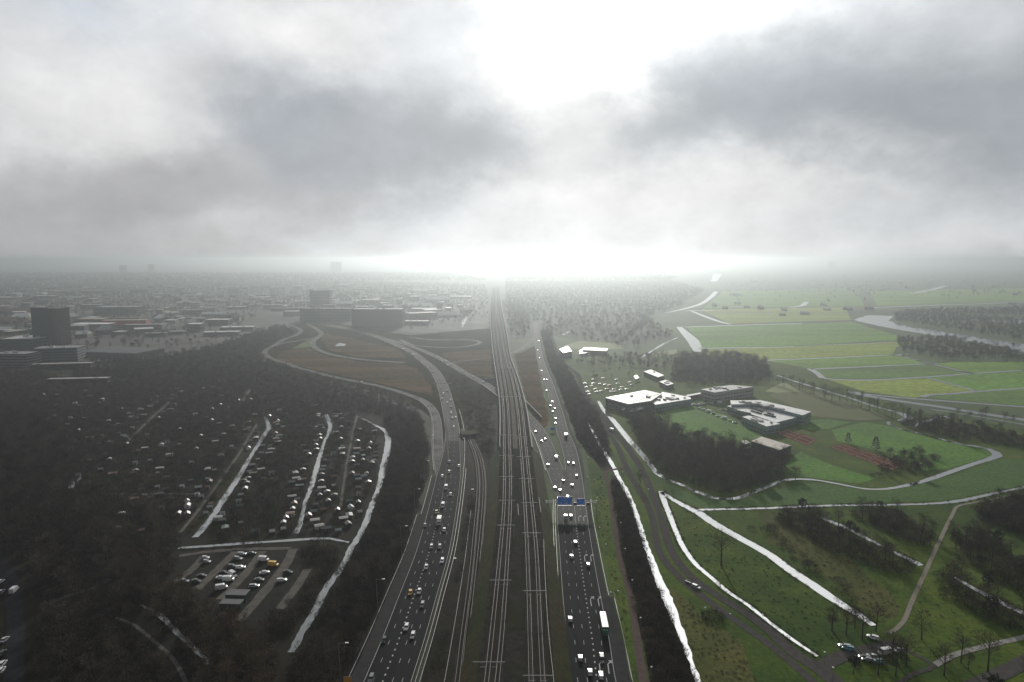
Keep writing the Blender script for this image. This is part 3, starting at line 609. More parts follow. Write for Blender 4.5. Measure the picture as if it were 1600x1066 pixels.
# the tracks
for k, p in enumerate(TP):
    p0 = p.p[0]
    t = obj('railway_track', ribbon_mesh('railway_track', p, BALLAST, -.34, 0, 3.4), kind='structure')
    for off in (-.72, .72):
        mb = MB()
        for i in range(len(p.p) - 1):
            a, b = p.p[i], p.p[i + 1]; w = .075
            l0, r0, l1, r1 = a + p.n[i] * (off - w), a + p.n[i] * (off + w), b + p.n[i + 1] * (off - w), b + p.n[i + 1] * (off + w)
            zt = ZR
            mb.quad((l0.x, l0.y, zt), (r0.x, r0.y, zt), (r1.x, r1.y, zt), (l1.x, l1.y, zt)); mb.quad((l0.x, l0.y, zt - .2), (l0.x, l0.y, zt), (l1.x, l1.y, zt), (l1.x, l1.y, zt - .2)); mb.quad((r0.x, r0.y, zt), (r0.x, r0.y, zt - .2), (r1.x, r1.y, zt - .2), (r1.x, r1.y, zt))
        obj('rail', mb.me('rail', RAIL), t)
    sb = MB(); d = 0.0; lim = min(p.L, 420)
    while d < lim:
        c = p.at(d); tt = p.t[min(int(np.searchsorted(p.s, d)), len(p.t) - 1)]; nn = Vector((tt.y, -tt.x, 0)); a = c - nn * 1.3; b = c + nn * 1.3
        q = tt * .13; z = ZR - .2
        sb.quad((a.x - q.x, a.y - q.y, z), (b.x - q.x, b.y - q.y, z), (b.x + q.x, b.y + q.y, z), (a.x + q.x, a.y + q.y, z)); d += .7
    obj('sleeper', sb.me('sleeper', SLEEPER), t, kind='stuff')
# low metro line left of the bank
ZM = .35
Ma = [[(708, 1100), (714, 1066), (722, 1000), (735, 900), (742, 830), (746.5, 780), (747, 745), (743, 715), (737, 697), (731, 684)], [(720, 1100), (726, 1066), (734, 1000), (745, 900), (752, 830), (756, 780), (756, 745), (751, 715), (743, 696), (735, 682)]]
MPt = [Path(m, 2.6, ZM, 4) for m in Ma]
for p in MPt:
    for q in p.p: KEEP.append((q.x, q.y, 3.2))
    t = obj('metro_track', ribbon_mesh('metro_track', p, BALLAST, -.2, 0, 3.6), kind='structure')
    for off in (-.72, .72, 1.25):
        mb = MB(); w = .07 if abs(off) < 1 else .05
        for i in range(len(p.p) - 1):
            a, b = p.p[i], p.p[i + 1]
            l0, r0, l1, r1 = a + p.n[i] * (off - w), a + p.n[i] * (off + w), b + p.n[i + 1] * (off - w), b + p.n[i + 1] * (off + w)
            mb.quad((l0.x, l0.y, ZM), (r0.x, r0.y, ZM), (r1.x, r1.y, ZM), (l1.x, l1.y, ZM)); mb.quad((l0.x, l0.y, ZM - .15), (l0.x, l0.y, ZM), (l1.x, l1.y, ZM), (l1.x, l1.y, ZM - .15))
        obj('rail', mb.me('rail', RAIL), t)
    sb = MB(); d = 0.0
    while d < p.L:
        c = p.at(d); tt = p.t[min(int(np.searchsorted(p.s, d)), len(p.t) - 1)]; nn = Vector((tt.y, -tt.x, 0)); a = c - nn * 1.3; b = c + nn * 1.3; q = tt * .13; z = ZM - .12
        sb.quad((a.x - q.x, a.y - q.y, z), (b.x - q.x, b.y - q.y, z), (b.x + q.x, b.y + q.y, z), (a.x + q.x, a.y + q.y, z)); d += .7
    obj('sleeper', sb.me('sleeper', SLEEPER), t, kind='stuff')
# tunnel mouth
tp = G(734, 684); tun = empty('tunnel_portal', tp, R(16), 'dark concrete tunnel mouth where the metro tracks pass under the motorway', 'tunnel')

for q in ((-6, -4.6), (4.6, 6)): obj('side_wall', MB().box(*q, 0, 12, 0, 2.6).me('side_wall', CONCD), tun)
obj('roof_slab', MB().box(-6.2, 6.2, -.2, 12, 2.61, 2.85).me('roof_slab', GRASSD), tun); obj('back_wall', MB().box(-4.6, 4.6, 11.4, 11.9, 0, 2.6).me('back_wall', DARKST), tun)
# fences
def fence(px, z, h, label, m=CONC, post=3.0, group=None):
    P_ = Path(px, 1, z, 4); p0 = P_.p[0]; root = empty('fence', (p0.x, p0.y, z), 0, label, 'fence', group)
    top = MB(); net = MB(); ps = MB()
    for i in range(len(P_.p) - 1):
        a, b = P_.p[i] - p0, P_.p[i + 1] - p0; n0, n1 = P_.n[i] * .08, P_.n[i + 1] * .08
        top.quad((a - n0) + Vector((0, 0, h)), (a + n0) + Vector((0, 0, h)), (b + n1) + Vector((0, 0, h)), (b - n1) + Vector((0, 0, h)))
        for s in (-1, 1): top.quad(a + n0 * s + Vector((0, 0, h - .16)), b + n1 * s + Vector((0, 0, h - .16)), b + n1 * s + Vector((0, 0, h)), a + n0 * s + Vector((0, 0, h)))
    d = 0
    while d < P_.L:
        c = P_.at(d) - p0; ps.box(c.x - .05, c.x + .05, c.y - .05, c.y + .05, 0, h - .16); d += post
    d = 0
    for hh in (.3, .6, .9):
        if hh > h - .2: break
        for i in range(len(P_.p) - 1):
            a, b = P_.p[i] - p0, P_.p[i + 1] - p0; net.quad(a + Vector((0, 0, hh)), b + Vector((0, 0, hh)), b + Vector((0, 0, hh + .06)), a + Vector((0, 0, hh + .06)))
    obj('top_rail', top.me('top_rail', m), root); obj('wire', net.me('wire', GALV), root, kind='stuff'); obj('post', ps.me('post', GALV), root, kind='stuff'); return root
PALE = mat('pale_steel', (.33, .33, .32), None, .6, spec=.1)
fence([(688, 1100), (695, 1066), (710, 980), (726, 880), (736, 800)], 0, 1.1, 'pale fence line along the left side of the metro tracks', PALE)
fence([(867, 1096), (865, 1066), (857, 990), (851, 890), (849.5, 846)], ZR - .5, 1.1, 'pale fence along the right edge of the railway bank, nearest stretch', PALE)
fence([(845, 803), (842, 780)], ZR - .5, 1.1, 'short pale fence on the railway bank left of the blue sign gantry', PALE)
fence([(810, 808), (809, 790)], ZR - .5, 1.2, 'short pale fence between the two pairs of railway tracks', PALE)

# ------------------------------------------------------------------ overhead line portals
ORD = ['first', 'second', 'third', 'fourth', 'fifth', 'sixth', 'seventh', 'eighth', 'ninth', 'tenth', 'eleventh', 'twelfth', 'thirteenth', 'fourteenth', 'fifteenth', 'sixteenth', 'seventeenth', 'eighteenth', 'nineteenth', 'twentieth']
TENS = {2: 'twenty', 3: 'thirty', 4: 'forty', 5: 'fifty', 6: 'sixty', 7: 'seventy'}
def ordinal(i):
    if i < 20: return ORD[i]
    t, u = divmod(i + 1, 10)
    return TENS[t][:-1] + 'ieth' if u == 0 else TENS[t] + '-' + ORD[u - 1]
def portal(x0, x1, yb, label):
    zb = ZR + 7; a, b = G(x0, yb, zb), G(x1, yb, zb); w = b.x - a.x
    root = empty('catenary_portal', (a.x, a.y, ZR - .5), 0, label, 'catenary portal', 'overhead line portals on the railway')
    for x in (.4, w - .4): obj('post', MB().box(x - .13, x + .13, -.13, .13, 0, 7.4).me('post', GALV), root)
    mb = MB(); mb.box(-.3, w + .3, -.11, .11, 7.4, 7.68); obj('beam', mb.me('beam', mat('portal_steel', (.19, .20, .205), None, .6, spec=.1)), root)
    for f in (.3, .7):
        x = w * f; mb = MB(); mb.box(x - .06, x + .06, -.06, .06, 5.6, 7.4); mb.box(x - .9, x + .9, -.04, .04, 5.7, 5.8); obj('hanger', mb.me('hanger', GALV), root)
A_ = [(740, 787.5, 1035), (766, 798, 907), (777, 804, 821), (780, 804, 782), (781, 803, 745), (781, 802, 712), (781, 800, 680)]
B_ = [(818, 864, 1056), (818, 853, 923.5), (817, 845, 833), (815, 840, 785.5), (811, 834, 748), (807, 829, 714), (803, 824, 682)]
for i, q in enumerate(A_): portal(*q, 'grey steel overhead line portal, %s from the near end over the left pair of tracks' % ORD[i])
for i, q in enumerate(B_): portal(*q, 'grey steel overhead line portal, %s from the near end over the right pair of tracks' % ORD[i])
for i, q in enumerate([(780, 818, 620), (775, 806, 575), (770, 797, 540), (768, 790, 510)]): portal(*q, 'wide grey portal over all four tracks on the viaduct, %s from the near end' % ORD[i])
# contact wires
for k, p in enumerate(TP):
    mb = MB(); d = 0
    while d < 600:
        a, b = p.at(d), p.at(d + 12); mb.tube((a.x, a.y, ZR + 5.2), (b.x, b.y, ZR + 5.2), .02, .02, 3, cap=False); d += 12
    o = obj('contact_wire', mb.me('contact_wire', DARKST)); o['label'] = 'thin dark overhead wire above the %s railway track from the left' % ORD[k]; o['category'] = 'wire'; o['group'] = 'overhead wires'

# ------------------------------------------------------------------ sign gantry
BLUE = mat('sign_blue', (.008, .20, .75), None, .5); WHITE = mat('white_paint', (.75, .75, .73), None, .6)
yb = 785; zb = 7.5; ga = G(853.5, 784, zb); gb = G(932.5, 785.5, zb); gw = gb.x - ga.x
gan = empty('sign_gantry', (ga.x, ga.y, 0), 0, 'grey steel gantry spanning the right carriageway with two blue direction signs', 'gantry')
for x in (0, gw):
    obj('post', MB().box(x - .25, x + .25, -.25, .25, 0, 7.0).me('post', PALE), gan); obj('lamp', MB().tube((x, -.1, 7.9), (x, -.1, 8.4), .45, .3, 8).me('lamp', WHITE), gan)
tr = MB()
for zz in (7.0, 7.9):
    for yy in (-.45, .45): tr.box(-.4, gw + .4, yy - .07, yy + .07, zz - .07, zz + .07)
x = 0; fl = 0
while x < gw - 1:
    for yy in (-.45, .45): tr.tube((x, yy, 7.0 if fl else 7.9), (x + 1.2, yy, 7.9 if fl else 7.0), .06, .06, 4)
    x += 1.2; fl ^= 1
obj('truss_beam', tr.me('truss_beam', PALE), gan)
def signpanel(x0, x1, y0, y1, label, marks):
    a = G(x0, y1, 6.2); b = G(x1, y1, 6.2); cx = (a.x + b.x) / 2 - ga.x; w = (b.x - a.x); hgt = (y1 - y0) / pxm(795) * 1.12
    pn = obj('sign_panel', MB().box(cx - w / 2, cx + w / 2, -.85, -.65, 6.0, 6.0 + hgt).me('sign_panel', BLUE), gan, label=label)
    for (u, v, du, dv) in marks:
        mb = MB(); xx = cx - w / 2 + u * w; zz = 6.0 + v * hgt
        mb.box(xx - du * w / 2, xx + du * w / 2, -.875, -.851, zz - dv * hgt / 2, zz + dv * hgt / 2); obj('lettering', mb.me('lettering', WHITE), pn)
    obj('frame', MB().box(cx - w / 2 - .1, cx + w / 2 + .1, -.64, -.5, 5.9, 6.0 + hgt + .1).me('frame', DARKST), pn)
    obj('catwalk', MB().box(cx - w / 2, cx + w / 2, -1.9, -.9, 5.5, 5.62).me('catwalk', DARKST), pn)
r_ = random.Random(4)
def word(u0, u1, v, dv):
    out = []; u = u0
    while u < u1:
        out.append((u, v + r_.uniform(-.1, .1) * dv, .014, dv * r_.uniform(.55, 1))); u += .024
    return out
signpanel(872, 894, 779.5, 790, 'larger blue direction sign with white lettering', word(.37, .70, .84, .09) + word(.40, .68, .58, .09) + [(.10, .2, .05, .12), (.22, .2, .08, .12), (.26, .2, .05, .16), (.50, .2, .03, .14), (.62, .2, .09, .14), (.92, .2, .04, .16)])
signpanel(902, 914.3, 783, 791, 'smaller blue direction sign with white lettering', word(.35, .7, .8, .1) + word(.35, .65, .5, .1) + [(.12, .25, .07, .22), (.86, .25, .07, .2)])
for xp in (898.5, 919):
    c = G(xp, 788, 6.2); obj('matrix_sign', MB().box(c.x - ga.x - .9, c.x - ga.x + .9, -.9, -.5, 5.6, 7.2).me('matrix_sign', mat('maroon_panel', (.06, .03, .045), None, .5)), gan)
la, lb = G(675, 599, 7.0), G(706, 599, 7.0); lw = lb.x - la.x
lg = empty('sign_gantry', (la.x, la.y, 0), 0, 'slim grey gantry with small dark signs over the left carriageway beyond the gore', 'gantry')
for x in (0, lw): obj('post', MB().box(x - .2, x + .2, -.2, .2, 0, 6.8).me('post', GALV), lg)
tr = MB(); tr.box(-.3, lw + .3, -.3, -.2, 6.8, 7.5); tr.box(-.3, lw + .3, .2, .3, 6.8, 7.5); tr.box(-.3, lw + .3, -.2, .2, 6.8, 6.9); obj('truss_beam', tr.me('truss_beam', PALE), lg)
for f in (.2, .42, .64, .86): obj('matrix_sign', MB().box(lw * f - .7, lw * f + .7, .31, .7, 6.3, 7.7).me('matrix_sign', DARKST), lg)
# roadside panels
def panel_sign(x, y, w, h, zc, m, label, legs=True):
    p = G(x, y); root = empty('road_sign', p, 0, label, 'sign')
    for sx in (-1, 1): obj('post', MB().box(sx * w * .35 - .08, sx * w * .35 + .08, -.08, .08, 0, zc).me('post', GALV), root)
    obj('panel', MB().box(-w / 2, w / 2, -.2, -.09, zc - h / 2, zc + h / 2).me('panel', m), root); obj('edge', MB().box(-w / 2 - .08, w / 2 + .08, -.085, 0, zc - h / 2 - .08, zc + h / 2 + .08).me('edge', GALV), root)
panel_sign(863.5, 675, 3.8, 2.4, 3.0, BLUE, 'blue sign panel on the grass between slip road and main carriageway')
panel_sign(662, 755, 4.5, 3.4, 4.0, mat('sign_back', (.16, .165, .17), None, .5), 'grey sign back standing in the bushes left of the motorway')
panel_sign(543, 1073, 2.6, 2.6, 2.4, mat('sign_orange', (.55, .25, .03), None, .5), 'orange sign at the bottom edge left of the hard shoulder')

# ------------------------------------------------------------------ lamps
LAMPW = mat('lamp_head', (.75, .75, .72), None, .4)
def motorway_lamp(xb, yb, h, arm, label):
    p = G(xb, yb); root = empty('street_lamp', p, 0, label, 'street lamp', 'tall motorway lamps')
    mb = MB(); mb.tube((0, 0, 0), (-.5, 0, h), .13, .08, 6); obj('pole', mb.me('pole', GALV), root)
    mb = MB(); mb.tube((-.5, 0, h), (arm, -.3, h + .4), .07, .05, 5); obj('arm', mb.me('arm', GALV), root)
    obj('lamp_head', MB().box(arm - .2, arm + 1.0, -.55, -.05, h + .3, h + .55).me('lamp_head', LAMPW), root)
for i, (x, y) in enumerate([(533, 1072), (591, 962), (628, 870), (649, 806), (664, 757), (672, 712)]):
    motorway_lamp(x, y, 16, 2.2, 'tall lamp with arm left of the motorway, %s from the bottom edge' % ORD[i])
for i, (x, y) in enumerate([(716, 905), (742, 790), (728, 705)]): motorway_lamp(x, y, 10, -1.8, 'lamp post on the verge between motorway and metro tracks, %s from the bottom' % ORD[i])
def small_lamp(x, y, label, group, h=5.0):
    p = G(x, y, h); root = empty('path_lamp', (p.x, p.y, 0), 0, label, 'street lamp', group)
    obj('pole', MB().tube((0, 0, 0), (0, 0, h), .07, .05, 6).me('pole', GALV), root)
    mb = MB(); mb.tube((0, 0, h), (0, 0, h + .25), .25, .42, 8); mb.tube((0, 0, h + .25), (0, 0, h + .5), .42, .1, 8); obj('lamp_head', mb.me('lamp_head', LAMPW, True), root)
pl = sorted([(909, 696), (919, 715), (918, 746), (929, 750), (930, 795), (933, 778), (937, 825), (947, 851), (954, 926), (966, 924)], key=lambda q: -q[1])
for i, q in enumerate(pl): small_lamp(*q, 'white-headed lamp on the grass right of the right carriageway, %s from below' % ORD[i], 'lamps beside the right carriageway')
pl = sorted([(970, 817), (977, 858), (988, 907), (1001, 966), (1018, 1043)], key=lambda q: -q[1])
for i, q in enumerate(pl): small_lamp(*q, 'white-headed lamp between brown path and canal, %s from below' % ORD[i], 'lamps beside the brown path')
pl = [(1102, 950), (1141, 960), (1192, 961), (1289, 1020), (1302, 1044), (1013, 765), (973, 738)]
for i, q in enumerate(sorted(pl, key=lambda q: -q[1])): small_lamp(*q, 'white-headed lamp by the grey road, %s from the bottom right junction' % ORD[i], 'lamps by the grey road')
# far cranes or masts
for i, (x, y, h) in enumerate([(555, 482, 62), (602, 470, 58), (645, 470, 50)]):
    p = G(x, y); root = empty('mast', p, 0, 'thin tall mast rising behind the office blocks, %s from the left' % ORD[i], 'mast')
    mb = MB()
    for sx in (-1, 1):
        for sy in (-1, 1): mb.tube((sx * 1.4, sy * 1.4, 0), (sx * .4, sy * .4, h), .25, .15, 4)
    for z in range(4, h - 2, 5):
        w = 1.4 - z / h; mb.tube((-w, -w, z), (w, -w, z + 4), .12, .12, 4); mb.tube((w, w, z), (-w, w, z + 4), .12, .12, 4)
    obj('lattice', mb.me('lattice', DARKST), root); obj('platform', MB().box(-1, 1, -1, 1, h - 4, h - 3.6).me('platform', DARKST), root)

# ------------------------------------------------------------------ vehicles
def paintmat(name, c, metal=.1):
    m = mat(name, c, None, .28, spec=.6, metal=metal); m.node_tree.nodes['Principled BSDF'].inputs['Coat Weight'].default_value = .5; return m
CARC = {'white': paintmat('car_white', (.72, .72, .72)), 'silver': paintmat('car_silver', (.46, .47, .48), .5), 'grey': paintmat('car_grey', (.17, .175, .18), .4), 'black': paintmat('car_black', (.018, .018, .02)),
        'blue': paintmat('car_blue', (.035, .075, .17)), 'dark blue': paintmat('car_navy', (.02, .032, .06)), 'red': paintmat('car_red', (.28, .025, .02)), 'yellow': paintmat('car_yellow', (.62, .36, .03)), 'lime': paintmat('car_lime', (.38, .50, .08)), 'cyan': paintmat('car_cyan', (.10, .30, .36)), 'green': paintmat('truck_green', (.02, .20, .11))}
GLASS = mat('dark_glass', (.012, .014, .016), None, .08, spec=.8); TYRE = mat('tyre', (.012, .012, .012), None, .8); LENS = mat('headlight_lens', (.75, .75, .72), None, .15); TAIL = mat('tail_light', (.30, .012, .01), None, .25)
def loft(secs):                          # (y, half width, z0, z1)
    mb = MB()
    for y, w, z0, z1 in secs: mb.v += [(-w, y, z0), (w, y, z0), (w, y, z0 + (z1 - z0) * .6), (w * .9, y, z1), (-w * .9, y, z1), (-w, y, z0 + (z1 - z0) * .6)]
    n = len(secs)
    for i in range(n - 1):
        for j in range(6): k = (j + 1) % 6; mb.f.append((i * 6 + j, (i + 1) * 6 + j, (i + 1) * 6 + k, i * 6 + k)); mb.mi.append(0)
    mb.f.append(tuple(range(6))); mb.f.append(tuple((n - 1) * 6 + i for i in reversed(range(6)))); mb.mi += [0, 0]; return mb
def cabin(y0, y1, w0, z0, ty0, ty1, w1, z1):
    mb = MB(); b = [(-w0, y0, z0), (w0, y0, z0), (w0, y1, z0), (-w0, y1, z0)]; t = [(-w1, ty0, z1), (w1, ty0, z1), (w1, ty1, z1), (-w1, ty1, z1)]
    for i in range(4): j = (i + 1) % 4; mb.quad(b[i], b[j], t[j], t[i])
    return mb
VM = {}
def shared(key, fn):
    if key not in VM: VM[key] = fn()
    return VM[key]
def wheelme(r=.33, w=.22): return shared(('w', r), lambda: MB().tube((-w / 2, 0, 0), (w / 2, 0, 0), r, r, 10).tube((w / 2, 0, 0), (-w / 2, 0, 0), r, r, 10).me('wheel', TYRE))
def wheels(root, ys, hw, r=.33):
    for y in ys:
        for s in (-1, 1):
            o = obj('wheel', wheelme(r), root); o.location = (s * hw, y, r)
KIND = {'hatchback': 0, 'estate car': 1, 'saloon': 2}
def car(root, colour, style, detail=True):
    m = CARC[colour]; st = KIND.get(style, 0)
    body = {0: [(-1.95, .78, .36, .72), (-1.85, .86, .24, .98), (-.9, .89, .2, 1.0), (.7, .89, .2, .98), (1.6, .86, .24, .84), (2.0, .72, .36, .66)],
            1: [(-2.3, .78, .36, .75), (-2.2, .87, .24, 1.0), (-.9, .9, .2, 1.0), (.8, .9, .2, .98), (1.9, .86, .24, .84), (2.3, .72, .36, .66)],
            2: [(-2.3, .76, .38, .86), (-2.2, .86, .24, .96), (-1.3, .9, .2, 1.0), (.8, .9, .2, .97), (1.9, .86, .24, .82), (2.3, .72, .36, .66)]}[st]
    cb = {0: (-1.85, 1.0, .8, .97, -1.5, .2, .64, 1.46), 1: (-2.2, 1.1, .8, .98, -1.95, .3, .64, 1.46), 2: (-1.6, 1.15, .8, .97, -.95, .35, .63, 1.42)}[st]
    obj('body', shared(('b', colour, st), lambda: loft(body).me('body', m)), root)
    obj('window_glass', shared(('g', st), lambda: cabin(*cb).me('window_glass', GLASS)), root)
    obj('roof', shared(('r', colour, st), lambda: MB().box(-cb[6] - .03, cb[6] + .03, cb[4] - .05, cb[5] + .05, cb[7] - .03, cb[7] + .03).me('roof', m)), root)
    if detail:
        L = body[-1][0]; B = body[0][0]; wheels(root, (L - .85, B + .8), .8)
        for s in (-1, 1):
            o = obj('headlight', shared('hl', lambda: MB().box(-.18, .18, -.1, .06, -.08, .08).me('headlight', LENS)), root); o.location = (s * .56, L - .06, .62)
            o = obj('tail_light', shared('tl', lambda: MB().box(-.1, .1, -.04, .1, -.12, .12).me('tail_light', TAIL)), root); o.location = (s * .7, B - .02, .8)
def van(root, colour, detail=True):
    m = CARC[colour]
    obj('body', shared(('vb', colour), lambda: loft([(-2.6, .93, .3, 2.25), (-2.5, .98, .25, 2.35), (.9, .98, .25, 2.35), (1.3, .97, .25, 2.2), (1.9, .95, .25, 1.25), (2.6, .85, .3, .95)]).me('body', m)), root)
    obj('window_glass', shared('vg', lambda: cabin(1.32, 1.95, .9, 1.3, 1.0, 1.42, .86, 2.12).me('window_glass', GLASS)), root)
    if detail:
        wheels(root, (1.7, -1.6), .88)
        for s in (-1, 1):
            o = obj('headlight', shared('hl', lambda: None), root); o.location = (s * .68, 2.52, .75)
            o = obj('tail_light', shared('tl', lambda: None), root); o.location = (s * .85, -2.64, 1.1)
def box_truck(root, colour, detail=True, L=7.5, cab='white'):
    obj('cab', shared(('cb', cab), lambda: loft([(-.0, 1.15, .5, 2.5), (1.2, 1.15, .5, 2.55), (1.8, 1.1, .5, 2.1), (2.1, 1.05, .5, 1.2)]).me('cab', CARC[cab])), root).location = (0, L / 2 - 2.1, 0)
    obj('window_glass', shared('tg', lambda: cabin(1.3, 2.12, 1.0, 1.45, 1.2, 1.88, .98, 2.3).me('window_glass', GLASS)), root).location = (0, L / 2 - 2.1, 0)
    obj('cargo_box', shared(('cbx', colour, L), lambda: MB().box(-1.25, 1.25, -L / 2, L / 2 - 2.2, .95, 3.4).me('cargo_box', CARC[colour])), root)
    obj('chassis', shared(('chs', L), lambda: MB().box(-.9, .9, -L / 2 + .2, L / 2 - .6, .5, .94).me('chassis', TYRE)), root)
    if detail:
        wheels(root, (L / 2 - 1.2, -L / 2 + 1.6), 1.0, .48)
        for s in (-1, 1):
            o = obj('tail_light', shared('tl', lambda: None), root); o.location = (s * .9, -L / 2 - .04, .8)
def semi(root, detail=True):
    obj('cab', loft([(3.6, 1.2, .5, 3.3), (4.6, 1.2, .5, 3.6), (5.6, 1.18, .5, 3.1), (6.0, 1.1, .5, 1.6)]).me('cab', CARC['green']), root)
    obj('window_glass', cabin(5.5, 6.02, 1.05, 1.8, 5.2, 5.72, 1.0, 2.7).me('window_glass', GLASS), root)
    tr = obj('trailer_box', MB().box(-1.27, 1.27, -7.4, 3.2, 1.15, 3.95).me('trailer_box', CARC['green']), root)
    obj('roof', MB().box(-1.27, 1.27, -7.4, 3.2, 3.96, 4.02).me('roof', mat('white_tarp', (.8, .8, .8), None, .5)), tr)
    obj('rear_door', MB().box(-1.2, -.03, -7.46, -7.41, 1.3, 3.85).me('rear_door', CARC['green']), tr); obj('rear_door', MB().box(.03, 1.2, -7.46, -7.41, 1.3, 3.85).me('rear_door', CARC['green']), tr)
    obj('logo', MB().box(-.8, -.3, -7.5, -7.465, 2.5, 2.9).box(.3, .8, -7.5, -7.465, 2.5, 2.9).me('logo', WHITE), tr)
    obj('spoiler', MB().box(-1.1, 1.1, 3.5, 4.9, 3.62, 3.9).me('spoiler', CARC['white']), root)
    obj('bumper', MB().box(-1.25, 1.25, -7.6, -7.42, .55, .8).me('bumper', GALV), root)
    obj('chassis', MB().box(-.9, .9, -7.2, 5.2, .6, 1.14).me('chassis', TYRE), root)
    wheels(root, (4.9, 2.0, -4.2, -5.5, -6.7), 1.0, .5)
    for s in (-1, 1): obj('tail_light', VM['tl'], root).location = (s * 1.0, -7.64, .85)
def place(kind, colour, p, rz, label, group, z=.3, detail=True):
    cat = {'van': 'van', 'truck': 'truck', 'semi': 'truck'}.get(kind, 'car')
    nm = {'van': 'delivery_van', 'truck': 'box_truck', 'semi': 'articulated_truck'}.get(kind, 'car')
    root = empty(nm, (p.x, p.y, z), rz, label, cat, group)
    if kind == 'van': van(root, colour, detail)
    elif kind == 'truck': box_truck(root, colour, detail)
    elif kind == 'semi': semi(root)
    else: car(root, colour, kind, detail)
    return root
car(empty('car', (0, 0, -50)), 'white', 'hatchback')          # fills the shared meshes; removed again
for o in [o for o in S.objects if o.name.startswith('car') and o.type == 'EMPTY' and o.location.z < -40]:
    for c in list(o.children): bpy.data.objects.remove(c)
    bpy.data.objects.remove(o)
rv = random.Random(21)
STY = ['hatchback', 'estate car', 'saloon', 'hatchback']; CW = ['white', 'silver', 'white', 'silver', 'white', 'black', 'silver', 'blue', 'white', 'grey', 'silver', 'red']
def traffic(lst, path, toward, where, group, z=.3):
    lst = sorted(lst, key=lambda q: -q[1])
    for i, q in enumerate(lst):
        x, y = q[0], q[1]; kind = q[2] if len(q) > 2 else rv.choice(STY); colr = q[3] if len(q) > 3 else rv.choice(CW)
        p = G(x, y, .6); t = path.head(p) * (-1 if toward else 1); rz = math.atan2(-t.x, t.y)
        kn = {'truck': 'box truck', 'semi': 'articulated truck'}.get(kind, kind)
        lab = q[4] if len(q) > 4 else '%s %s %s, %s from near end' % (colr, kn, where, ordinal(i))
        place(kind, colr, p, rz, lab, group, z, y > 600)
traffic([(688, 607), (699, 611), (693, 617, 'van', 'white'), (691, 624), (704, 626), (699, 630), (705, 637), (705, 646), (707, 654), (712, 653), (709, 668, 'hatchback', 'white'), (702, 722), (717, 729, 'hatchback', 'white'), (702, 738), (691, 745), (697, 763, 'van', 'white'),
         (704, 773, 'saloon', 'silver'), (692, 791, 'van', 'white'), (682, 801, 'hatchback', 'lime'), (686, 817, 'truck', 'white', 'white box truck on the left carriageway, biggest vehicle there'), (664, 822, 'hatchback', 'grey'), (694, 829, 'hatchback', 'silver'), (674, 855, 'hatchback', 'silver'), (687, 855, 'estate car', 'grey'), (691, 877, 'estate car', 'white'), (666, 887, 'hatchback', 'white'), (641, 927, 'hatchback', 'yellow'),
         (655, 925, 'hatchback', 'white'), (660, 946, 'estate car', 'grey'), (635, 981, 'estate car', 'white'), (645, 994, 'estate car', 'silver'), (600, 1001, 'hatchback', 'dark blue'), (580, 1061, 'estate car', 'grey'),
         (684, 594), (676, 582), (682, 583), (669, 574), (675, 575), (659, 566), (660, 570), (646, 556, 'truck', 'white'), (640, 552), (630, 548, 'truck', 'white'), (617, 542), (602, 535)], LP, True, 'on the left carriageway', 'vehicles on the left carriageway')
traffic([(578, 521.5, 'truck', 'white'), (565, 518, 'truck', 'white'), (512, 506.5, 'truck', 'white'), (632, 538), (682, 559), (691, 565), (697, 565), (699, 571), (705, 570), (722, 580), (727, 585), (739, 589), (755, 597)], SP, False, 'on the slip road left of the viaduct', 'vehicles on the slip road left of the viaduct', .27)
traffic([(837, 675), (846, 690), (852, 687), (869, 716, 'van', 'white'), (856, 727, 'hatchback', 'white'), (880, 752, 'hatchback', 'grey'), (867, 763, 'hatchback', 'silver'), (875, 767, 'hatchback', 'grey')], SP, False, 'on the slip road emerging right of the viaduct', 'vehicles on the slip road right of the viaduct', .27)
traffic([(888, 724, 'hatchback', 'white'), (896, 725, 'hatchback', 'silver'), (884, 683, 'truck', 'black'), (868, 655), (868, 662), (867, 639), (864, 644), (860, 635), (863, 628), (854, 611), (901, 744, 'hatchback', 'white'), (894, 759, 'hatchback', 'grey'), (887, 777, 'hatchback', 'white'), (873, 780, 'hatchback', 'white'), (884, 810, 'van', 'silver'), (892, 807, 'estate car', 'black'),
         (899, 848, 'estate car', 'grey'), (893, 870, 'hatchback', 'white'), (919, 883, 'hatchback', 'silver'), (891, 968, 'hatchback', 'white'), (907, 1029, 'hatchback', 'silver'), (922, 1051, 'hatchback', 'white'), (940, 1026, 'estate car', 'black'), (939, 1056, 'estate car', 'white'),
         (943, 978, 'semi', 'green', 'long articulated truck with white roof and green rear on the right carriageway'), (850, 594), (854, 594), (846, 580), (841.5, 534, 'van', 'white'), (843, 560), (840, 548)], RP, False, 'on the right carriageway', 'vehicles on the right carriageway')
traffic([(447, 567), (463, 574), (483, 578.5), (510, 587), (521, 589), (564, 598.5, 'van', 'white'), (586, 603), (430, 542), (461, 534)], A1P, False, 'on the long curved slip road at the left', 'vehicles on the curved slip road', .23)
traffic([(546, 559), (492, 532)], A2P, False, 'on the inner loop of the junction', 'vehicles on the inner loop', .25)
def parked(lst, rz, where, group, z=.1, detail=True, spread=.15):
    for i, q in enumerate(sorted(lst)):
        x, y = q[0], q[1]; kind = q[2] if len(q) > 2 else rv.choice(STY); colr = q[3] if len(q) > 3 else rv.choice(CW)
        lab = q[5] if len(q) > 5 else '%s %s %s, %s from the left' % (colr, kind, where, ordinal(i))
        place(kind, colr, G(x, y, z + .7), rz + rv.uniform(-spread, spread) + (q[4] if len(q) > 4 else 0), lab, group, z, detail)
